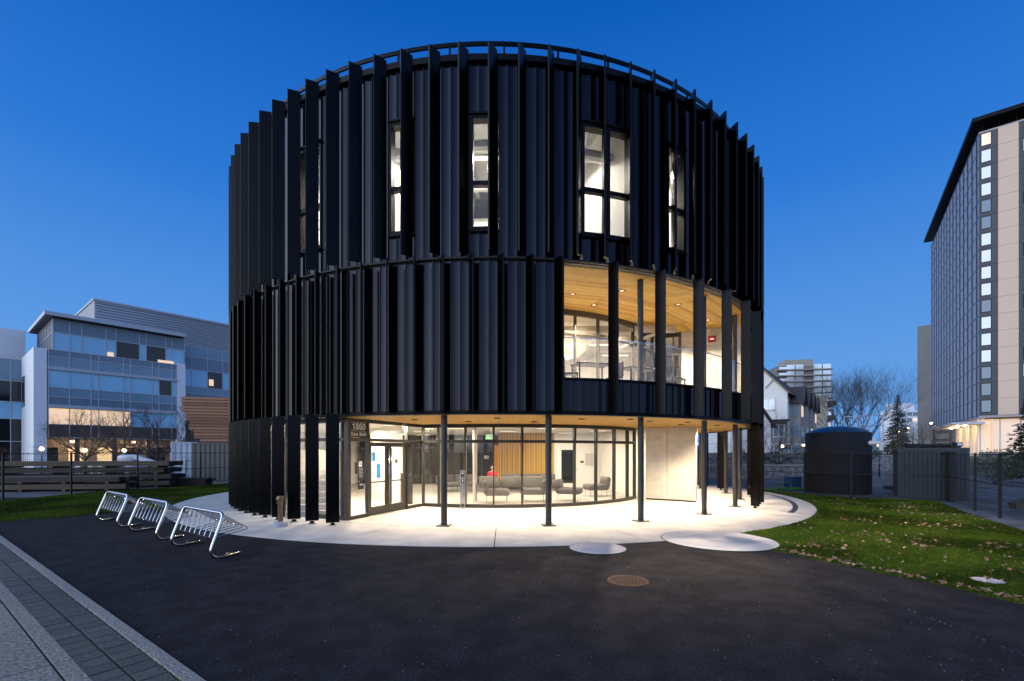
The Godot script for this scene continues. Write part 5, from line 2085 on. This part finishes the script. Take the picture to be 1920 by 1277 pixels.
func yard_right() -> void:
	var st: SurfaceTool
	fence("yard_fence", "black welded-wire fence in front of the dark tank and container, at the right", [[9.2, 27.6], [11.7, 24.2], [13.6, 21.6], [14.6, 20.0], [17.2, 18.6], [15.55, 15.6], [14.6, 13.9], [13.6, 11.0], [12.9, 8.0]], 1.9)
	for k in 2:
		pass
	var gp := thing("gate_posts", "thick black steel corner frame of the right-hand fence gate", "gate", W(17.25, 18.3))
	for p in [[0.0, 0.0], [0.32, -0.4]]:
		boxpart("post", Vector3(p[0], 0.98, p[1]), Vector3(0.16, 1.96, 0.16), M.fencemetal, gp)
	boxpart("top_beam", Vector3(0.16, 1.88, -0.2), Vector3(0.5, 0.1, 0.1), M.fencemetal, gp)
	for q in [[15.83, 22.6, 1.34, 2.82, "big dark blue water tank with domed lid and white elbow pipe", true], [10.6, 28.2, 1.2, 2.0, "second dark water tank seen between the black columns", false]]:
		var t := thing("water_tank", q[4], "tank", W(q[0], q[1]), 0, "dark plastic water tanks")
		st = mb(true)
		var r: float = q[2]
		var h: float = q[3]
		lathe(st, [[r, 0.0], [r, h * 0.32], [r + 0.02, h * 0.33], [r, h * 0.34], [r, h * 0.65], [r + 0.02, h * 0.66], [r, h * 0.67], [r, h], [r - 0.03, h + 0.05]], 48)
		ob("shell", st, M.tank, t)
		st = mb(true)
		lathe(st, [[r - 0.03, h + 0.05], [r * 0.86, h + 0.16], [r * 0.6, h + 0.29], [r * 0.3, h + 0.36], [0.0, h + 0.38]], 48)
		ob("dome", st, M.tankblue, t)
		if q[5]:
			st = mb(true)
			tube(st, [Vector3(0.60, 2.36, 1.18), Vector3(0.60, 2.36, 1.38), Vector3(0.92, 2.36, 1.40), Vector3(0.98, 2.33, 1.40), Vector3(1.0, 2.2, 1.40), Vector3(1.0, 2.02, 1.40)], 0.085, 12)
			tube(st, [Vector3(1.0, 2.09, 1.40), Vector3(1.0, 2.02, 1.40)], 0.105, 12)
			tube(st, [Vector3(0.60, 2.36, 1.30), Vector3(0.60, 2.36, 1.36)], 0.11, 12)
			ob("pipe", st, M.paper, t)
			boxpart("label", Vector3(1.02, 2.45, 0.90), Vector3(0.30, 0.22, 0.03), M.paper, t)
	var c := container("shipping_container", "dark blue-grey corrugated container behind the right-hand fence", W(16.7, 20.1), -0.6, Vector3(2.25, 2.13, 2.0), M.containerdark)
	var tp := thing("tarpaulin", "crumpled black tarpaulin heaped on the dark container's roof", "tarpaulin", W(17.25, 20.2, 2.13), -0.6)
	st = mb(true)
	for i in 14:
		soft(st, Vector3(0.10 * i, 0.06 + 0.05 * sin(i * 1.9), 0.1 * cos(i * 2.3)), Vector3(0.34, 0.1 + 0.06 * sin(i * 1.3) ** 2, 0.5), 0.04, Basis(Vector3.UP, i * 0.7))
	ob("cloth", st, M.fencemetal, tp)
	var fl := thing("flood_light", "small black floodlight box standing on the dark container's roof", "lamp", W(18.6, 19.4, 2.13))
	boxpart("body", Vector3(0, 0.13, 0), Vector3(0.30, 0.18, 0.14), M.frame, fl)
	boxpart("bracket", Vector3(0, 0.02, 0), Vector3(0.2, 0.05, 0.1), M.frame, fl)
	boxpart("face", Vector3(0.02, 0.14, 0.075), Vector3(0.18, 0.09, 0.01), M.palewin, fl)
	# scaffold tower behind the tank
	var sc := thing("scaffold", "pale tubular scaffold tower rising behind the dark tank", "scaffold", W(22.3, 30.0))
	for p in [[0.0, 0.0], [1.65, 0.0], [0.0, -1.2], [1.65, -1.2]]:
		st = mb(true)
		tube(st, [Vector3(p[0], 0, p[1]), Vector3(p[0], 4.35, p[1])], 0.03, 6)
		ob("upright", st, M.alu, sc)
	for y in [1.2, 2.6, 3.65, 4.3]:
		for z in [0.0, -1.2]:
			st = mb(true)
			tube(st, [Vector3(0, y, z), Vector3(1.65, y, z)], 0.025, 6)
			ob("ledger", st, M.alu, sc)
	st = mb(true)
	tube(st, [Vector3(0, 4.3, 0.03), Vector3(0.85, 3.0, 0.03)], 0.022, 6)
	tube(st, [Vector3(1.65, 2.6, 0.03), Vector3(0.0, 1.2, 0.03)], 0.022, 6)
	ob("brace", st, M.alu, sc)
	# loose things in the yard
	var blk := thing("block_pallet", "stack of hollow brown blocks between the tank and the dark container", "blocks", W(19.6, 24.0))
	for x in 3:
		for y in 3:
			var b := boxpart("block", Vector3(0.24 * x, 0.32 + 0.22 * y, 0), Vector3(0.23, 0.21, 0.5), M.tanwall, blk)
			boxpart("hollow", Vector3(0, 0, 0.246), Vector3(0.10, 0.10, 0.02), M.ink, b)
	boxpart("pallet", Vector3(0.24, 0.1, 0), Vector3(0.85, 0.14, 0.6), M.timberdark, blk)
	for q in [[15.2, 24.5, 0.65, "blue plastic bin beside the tank, nearest to it"], [13.6, 25.2, 0.85, "blue plastic bin left of the other, by the green hose"]]:
		var t := thing("blue_bin", q[3], "bin", W(q[0] - 0.4, q[1]), 0.1, "blue bins in the yard")
		st = mb()
		soft(st, Vector3(0, q[2] / 2, 0), Vector3(0.62, q[2] - 0.1, 0.55), 0.04)
		ob("body", st, M.binblue, t)
		st = mb()
		soft(st, Vector3(0, q[2] - 0.03, 0), Vector3(0.66, 0.06, 0.6), 0.02)
		ob("lid", st, M.binblue, t)
	var hs := thing("garden_hose", "loops of green hose lying behind the fence by the blue bins", "hose", W(13.3, 23.6))
	st = mb(true)
	var hp := []
	for i in 60:
		hp.append(Vector3(0.75 * sin(i * 0.42) + 0.02 * i, 0.06 + 0.05 * sin(i * 0.31) ** 2 + (0.35 if i < 3 else 0.0), 0.4 * cos(i * 0.42)))
	tube(st, hp, 0.03, 6)
	ob("coil", st, M.hose, hs)
	var bm := thing("sloping_beam", "dark heavy beam lying aslant behind the fence at the right edge", "beam", W(18.0, 15.6))
	st = mb()
	bar(st, Vector3(-1.2, 0.15, 0), Vector3(2.4, 1.35, 0.4), 0.3, 0.22)
	ob("beam", st, M.timberdark, bm)
	for k in 2:
		boxpart("prop", Vector3(-0.3 + 1.6 * k, 0.22 + 0.3 * k, 0.1), Vector3(0.35, 0.4 + 0.6 * k, 0.35), M.timberdark, bm)
	# low terraces of concrete behind the yard
	for q in [[12.5, 34.0, 12.0, 0.9, "low grey retaining wall behind the yard, nearer one"], [13.0, 41.0, 18.0, 1.7, "long pale retaining wall below the gabled house"], [27.0, 46.0, 16.0, 1.5, "pale retaining wall behind the tank, below the street lamps"]]:
		var t := thing("retaining_wall", q[4], "wall", W(q[0], q[1]), 0.0)
		st = mb()
		box(st, Vector3(q[2] / 2, q[3] / 2, 0), Vector3(q[2], q[3], 0.4))
		ob("wall", st, M.concrete, t)
		boxpart("coping", Vector3(q[2] / 2, q[3] + 0.05, 0), Vector3(q[2] + 0.1, 0.1, 0.5), M.tanwall, t)
	var ph := thing("picket_rail", "white railing on top of the long retaining wall", "railing", W(13.5, 41.0, 1.8))
	for k in 10:
		boxpart("post", Vector3(1.6 * k, 0.4, 0), Vector3(0.06, 0.8, 0.06), M.paper, ph)
	boxpart("rail", Vector3(7.2, 0.8, 0), Vector3(14.6, 0.06, 0.06), M.paper, ph)

func yard_left() -> void:
	var st: SurfaceTool
	fence("timber_yard_fence", "black welded-wire fence along the left lawn, in front of the timber stacks", [[-20.3, 15.9], [-20.6, 18.8], [-20.3, 21.4], [-19.5, 24.2], [-18.1, 27.0], [-16.4, 31.0]], 1.9)
	# long timber beams piled on blocks
	for q in [[-26.6, 22.6, 7.0, 2, 0.0, "front pile of long dark timber beams lying behind the left fence"], [-28.0, 24.8, 9.0, 4, 0.05, "taller pile of long timber beams behind the front pile"]]:
		var t := thing("timber_pile", q[5], "timber", W(q[0], q[1]), 0.12, "timber piles in the left yard")
		for r in q[3]:
			for k in 4:
				boxpart("beam", Vector3(q[2] / 2 + rng.randf_range(-0.25, 0.25), 0.22 + 0.36 * r, -0.36 * k), Vector3(q[2], 0.24, 0.32), M.timberdark if (r + k) % 3 else M.timber, t)
			for k in 4:
				boxpart("spacer", Vector3(0.6 + k * (q[2] - 1.2) / 3.0, 0.05 + 0.36 * r, -0.55), Vector3(0.16, 0.10, 1.5), M.timber, t)
	var lw := thing("board_pile", "low pile of weathered boards at the right end of the left yard", "timber", W(-20.6, 26.6), 0.15, "timber piles in the left yard")
	for r in 5:
		for k in 3:
			boxpart("board", Vector3(1.4 + rng.randf_range(-0.15, 0.15), 0.05 + 0.085 * r, -0.3 * k), Vector3(3.0, 0.07, 0.28), M.timberdark, lw)
	container("shipping_container", "pale blue corrugated container end beside the lumber stack at the left", W(-22.9, 31.2), 0.25, Vector3(1.55, 2.6, 5.0), M.containerpale)
	container("shipping_container", "grey-brown stained container under the lumber stack, next to the round building", W(-21.25, 30.8), 0.2, Vector3(6.0, 2.55, 2.4), M.containergrey)
	# stepped stack of lumber on top
	var lb := thing("lumber_stack", "tall stepped stack of reddish-brown lumber on top of the grey container", "lumber", W(-22.4, 31.3, 2.62), 0.2)
	for r in 15:
		var x0 := 0.0 if r > 9 else (0.25 if r > 6 else (0.5 if r > 3 else (0.75 if r > 0 else 1.15)))
		x0 += rng.randf_range(-0.05, 0.05)
		for k in 3:
			boxpart("board", Vector3((x0 + 7.0) / 2, 0.10 + 0.205 * r, -0.5 - 0.55 * k), Vector3(7.0 - x0, 0.17, 0.52), M["lumber%d" % rng.randi_range(0, 2)], lb)
		for k in 6:
			boxpart("lath", Vector3(x0 + 0.3 + 1.2 * k, 0.002 + 0.205 * r, -0.95), Vector3(0.06, 0.03, 1.5), M.timber, lb)
	# white lift machine
	var mc := thing("boom_lift", "white boom lift parked with its arm lowered, before the lit ground floor", "machine", W(-26.6, 31.5), 0.1)
	st = mb(true)
	soft(st, Vector3(0.6, 0.95, 0), Vector3(1.7, 0.75, 1.4), 0.16)
	ob("body", st, M.machine, mc)
	st = mb(true)
	soft(st, Vector3(0.75, 1.5, 0.1), Vector3(1.1, 0.5, 1.0), 0.16)
	ob("hood", st, M.machine, mc)
	st = mb()
	bar(st, Vector3(1.2, 1.62, 0.45), Vector3(3.5, 0.85, 0.45), 0.26, 0.28)
	bar(st, Vector3(3.4, 0.88, 0.45), Vector3(4.6, 0.35, 0.45), 0.18, 0.2)
	ob("boom", st, M.machine, mc)
	for x in [0.0, 1.3]:
		for z in [-0.6, 0.7]:
			st = mb(true)
			tube(st, [Vector3(x, 0.42, z - 0.14), Vector3(x, 0.42, z + 0.14)], 0.42, 18)
			ob("wheel", st, M.frame, mc)
	var cg := group_part("basket", mc, Vector3(4.7, 0, 0.45))
	st = mb(true)
	for x in [0.0, 0.7]:
		for z in [-0.4, 0.4]:
			tube(st, [Vector3(x, 0.25, z), Vector3(x, 1.35, z)], 0.022, 5)
	for y in [0.8, 1.35]:
		for z in [-0.4, 0.4]:
			tube(st, [Vector3(0, y, z), Vector3(0.7, y, z)], 0.022, 5)
	ob("rails", st, M.frame, cg)
	# white garden chairs on the terrace behind
	var first: Node3D = null
	for k in 5:
		var lbl: String = ["white chair at the left end of the row on the far terrace", "white chair second from the left on the far terrace", "white chair in the middle of the far terrace row, before the lit window", "white chair second from the right on the far terrace", "white chair at the right end of the row on the far terrace"][k]
		var at := W(-37.5 + 1.15 * k, 38.6)
		if first == null:
			first = thing("terrace_chair", lbl, "chair", at, 0, "white chairs on the far terrace")
			boxpart("seat", Vector3(0, 0.45, 0), Vector3(0.5, 0.05, 0.5), M.paper, first)
			boxpart("backrest", Vector3(0, 0.8, -0.24), Vector3(0.5, 0.55, 0.05), M.paper, first)
			for sx in [-0.22, 0.22]:
				for sz in [-0.22, 0.22]:
					boxpart("leg", Vector3(sx, 0.22, sz), Vector3(0.04, 0.44, 0.04), M.paper, first)
		else:
			copy(first, "terrace_chair", lbl, at, 0.3 * k)

func background() -> void:
	M.alu = mat("alu", lin(0.46, 0.48, 0.52), 0.5, 0.2)
	mat("vision", lin(0.26, 0.55, 0.76), 0.12)
	mat("spandrel", lin(0.14, 0.21, 0.28), 0.25)
	mat("spandrel2", lin(0.18, 0.29, 0.38), 0.2)
	mat("brownpane", lin(0.05, 0.045, 0.045), 0.4)
	mat("bluewall", lin(0.10, 0.12, 0.14), 0.6)
	mat("whitebrick", lin(0.80, 0.80, 0.82), 0.85)
	mat("tanwall", lin(0.34, 0.31, 0.26), 0.85)
	mat("towerside", lin(0.36, 0.34, 0.36), 0.5)
	mat("towertan", lin(0.66, 0.49, 0.36), 0.7)
	mat("towerdark", lin(0.045, 0.05, 0.058), 0.5)
	mat("bluestrip", lin(0.02, 0.06, 0.16), 0.5)
	mat("paneblue", lin(0.18, 0.24, 0.30), 0.1)
	mat("palewin", lin(0.85, 0.87, 0.9), 0.15, 0.7)
	mat("housewhite", lin(0.72, 0.70, 0.67), 0.85)
	mat("housegrey", lin(0.26, 0.25, 0.24), 0.85)
	mat("shingle", lin(0.055, 0.05, 0.055), 0.95)
	mat("bark", lin(0.055, 0.045, 0.042), 0.95)
	mat("needle", lin(0.022, 0.045, 0.022), 0.7)
	mat("leafy", lin(0.05, 0.075, 0.025), 0.7)
	mat("brownleaf", lin(0.11, 0.075, 0.04), 0.8)
	mat("fencemetal", lin(0.008, 0.0085, 0.009), 0.7)
	mat("tank", lin(0.006, 0.007, 0.011), 0.85)
	mat("tankblue", lin(0.012, 0.035, 0.07), 0.35)
	mat("containerdark", lin(0.030, 0.040, 0.050), 0.65)
	mat("containerpale", lin(0.40, 0.48, 0.58), 0.6)
	mat("containergrey", lin(0.15, 0.14, 0.125), 0.8)
	mat("timber", lin(0.10, 0.075, 0.05), 0.85)
	mat("timberdark", lin(0.05, 0.043, 0.035), 0.9)
	mat("lumber0", lin(0.32, 0.15, 0.085), 0.85)
	mat("lumber1", lin(0.27, 0.13, 0.08), 0.85)
	mat("lumber2", lin(0.37, 0.19, 0.11), 0.85)
	mat("binblue", lin(0.01, 0.07, 0.20), 0.5)
	mat("hose", lin(0.05, 0.22, 0.03), 0.5)
	mat("machine", lin(0.62, 0.65, 0.72), 0.45)
	glow("litwarm", Color(1.0, 0.78, 0.45), 0.5)
	glow("litblue", Color(0.1, 0.3, 1.0), 1.0)
	office_left()
	tower_right()
	far_buildings()
	yard_right()
	yard_left()
	bare_tree("bare_tree", "small bare tree at the far left, before the white brick pier", W(-33.5, 36.5), 5.6, 0.28, 5, 0.05, 1.0)
	bare_tree("bare_tree", "bare tree in front of the lit windows, left of the other two there", W(-29.6, 35.5), 5.4, 0.28, 5, 0.05, 1.0)
	bare_tree("bare_tree", "bare spreading tree before the middle of the glass office", W(-25.6, 33.5), 5.6, 0.28, 5, 0.05, 1.1)
	bare_tree("bare_tree", "bare tree beside the boom lift, before the glass office's right end", W(-23.9, 34.5), 5.2, 0.28, 5, 0.05, 1.1)
	bare_tree("bare_tree", "low bare tree before the gabled house's ground floor", W(23.0, 40.0), 4.8, 0.2, 5, 0.02, 1.3)
	bare_tree("bare_tree", "low bare tree at the black fins' right edge, before the lower gable", W(20.2, 38.5), 4.6, 0.2, 5, 0.02, 1.2)
	bare_tree("tall_bare_tree", "tall dense bare tree just right of the balcony block", W(63.0, 90.0), 15.5, 0.16, 7, 0.24, 0.35)
	bare_tree("tall_bare_tree", "tall open-crowned bare tree behind the dark tank and scaffold", W(60.5, 80.0), 14.8, 0.14, 7, 0.20, 0.42)
	bare_tree("tall_bare_tree", "bushy bare tree below the concrete tower, right of the conifer", W(86.5, 98.0), 8.5, 0.12, 7, 0.10, 0.6)
	conifer("conifer", "tall dark conifer between the bare trees and the pale far office", W(65.6, 79.0), 11.6, 2.7, 0.05, 5.0)
	conifer("conifer", "green conifer at the right edge of the picture, before the tower lobby", W(32.3, 29.0), 5.2, 1.5, 0.12, 2.4)
	shrub("shrub", "low green hedge shrub on the wall above the dark container", W(33.0, 42.5, 1.2), Vector3(4.0, 1.6, 1.5), 2600, M.leafy)
	shrub("shrub", "brown leafless-looking bush below the tower's lit canopy", W(46.0, 55.0, 1.5), Vector3(6.0, 3.6, 2.0), 3000, M.brownleaf)
	shrub("shrub", "dark green bush at the foot of the right-hand conifer", W(28.6, 27.5), Vector3(3.6, 2.1, 1.6), 2800, M.leafy)
	for q in [[19.0, 29.3, 2.9, 0.0, 1.2, "globe lamp on a post just left of the dark tank"], [25.5, 43.8, 2.3, 0.0, 1.2, "low globe lamp before the house's ground floor window"], [27.3, 43.5, 2.4, 0.0, 1.2, "low globe lamp right of the low bare tree, before the grey house wall"], [27.9, 35.3, 2.3, 0.0, 1.0, "low globe lamp right of the dark tank"], [-33.0, 32.6, 2.0, 0.0, 1.5, "leftmost low lamp before the office's ground floor"], [-30.9, 33.6, 1.9, 0.0, 1.5, "low lamp behind the fence, in the middle of three by the office"], [-28.2, 33.8, 1.9, 0.0, 1.5, "low lamp beside the white boom lift"], [63.3, 69.5, 6.2, -0.6, 5.0, "tall street lamp before the tower's lit canopy"], [76.0, 88.0, 6.4, -0.9, 5.0, "distant street lamp right of the dark conifer, tallest of a cluster"], [80.0, 95.0, 6.0, -0.9, 5.0, "distant street lamp at the left of the cluster by the bushy bare tree"], [84.5, 98.0, 6.0, -0.9, 5.0, "distant street lamp in the cluster, nearest the concrete tower's foot"]]:
		lamp_post("street_lamp" if q[3] != 0.0 else "globe_lamp", q[5], W(q[0], q[1]), q[2], q[3], q[4], 0.14 if q[3] == 0.0 else 0.16)

func _ready() -> void:
	rng.seed = 1860
	camera_and_sky()
	materials()
	ground()
	pavement()
	building()
	bike_racks()
	standpipe()
	scatter()
	background()
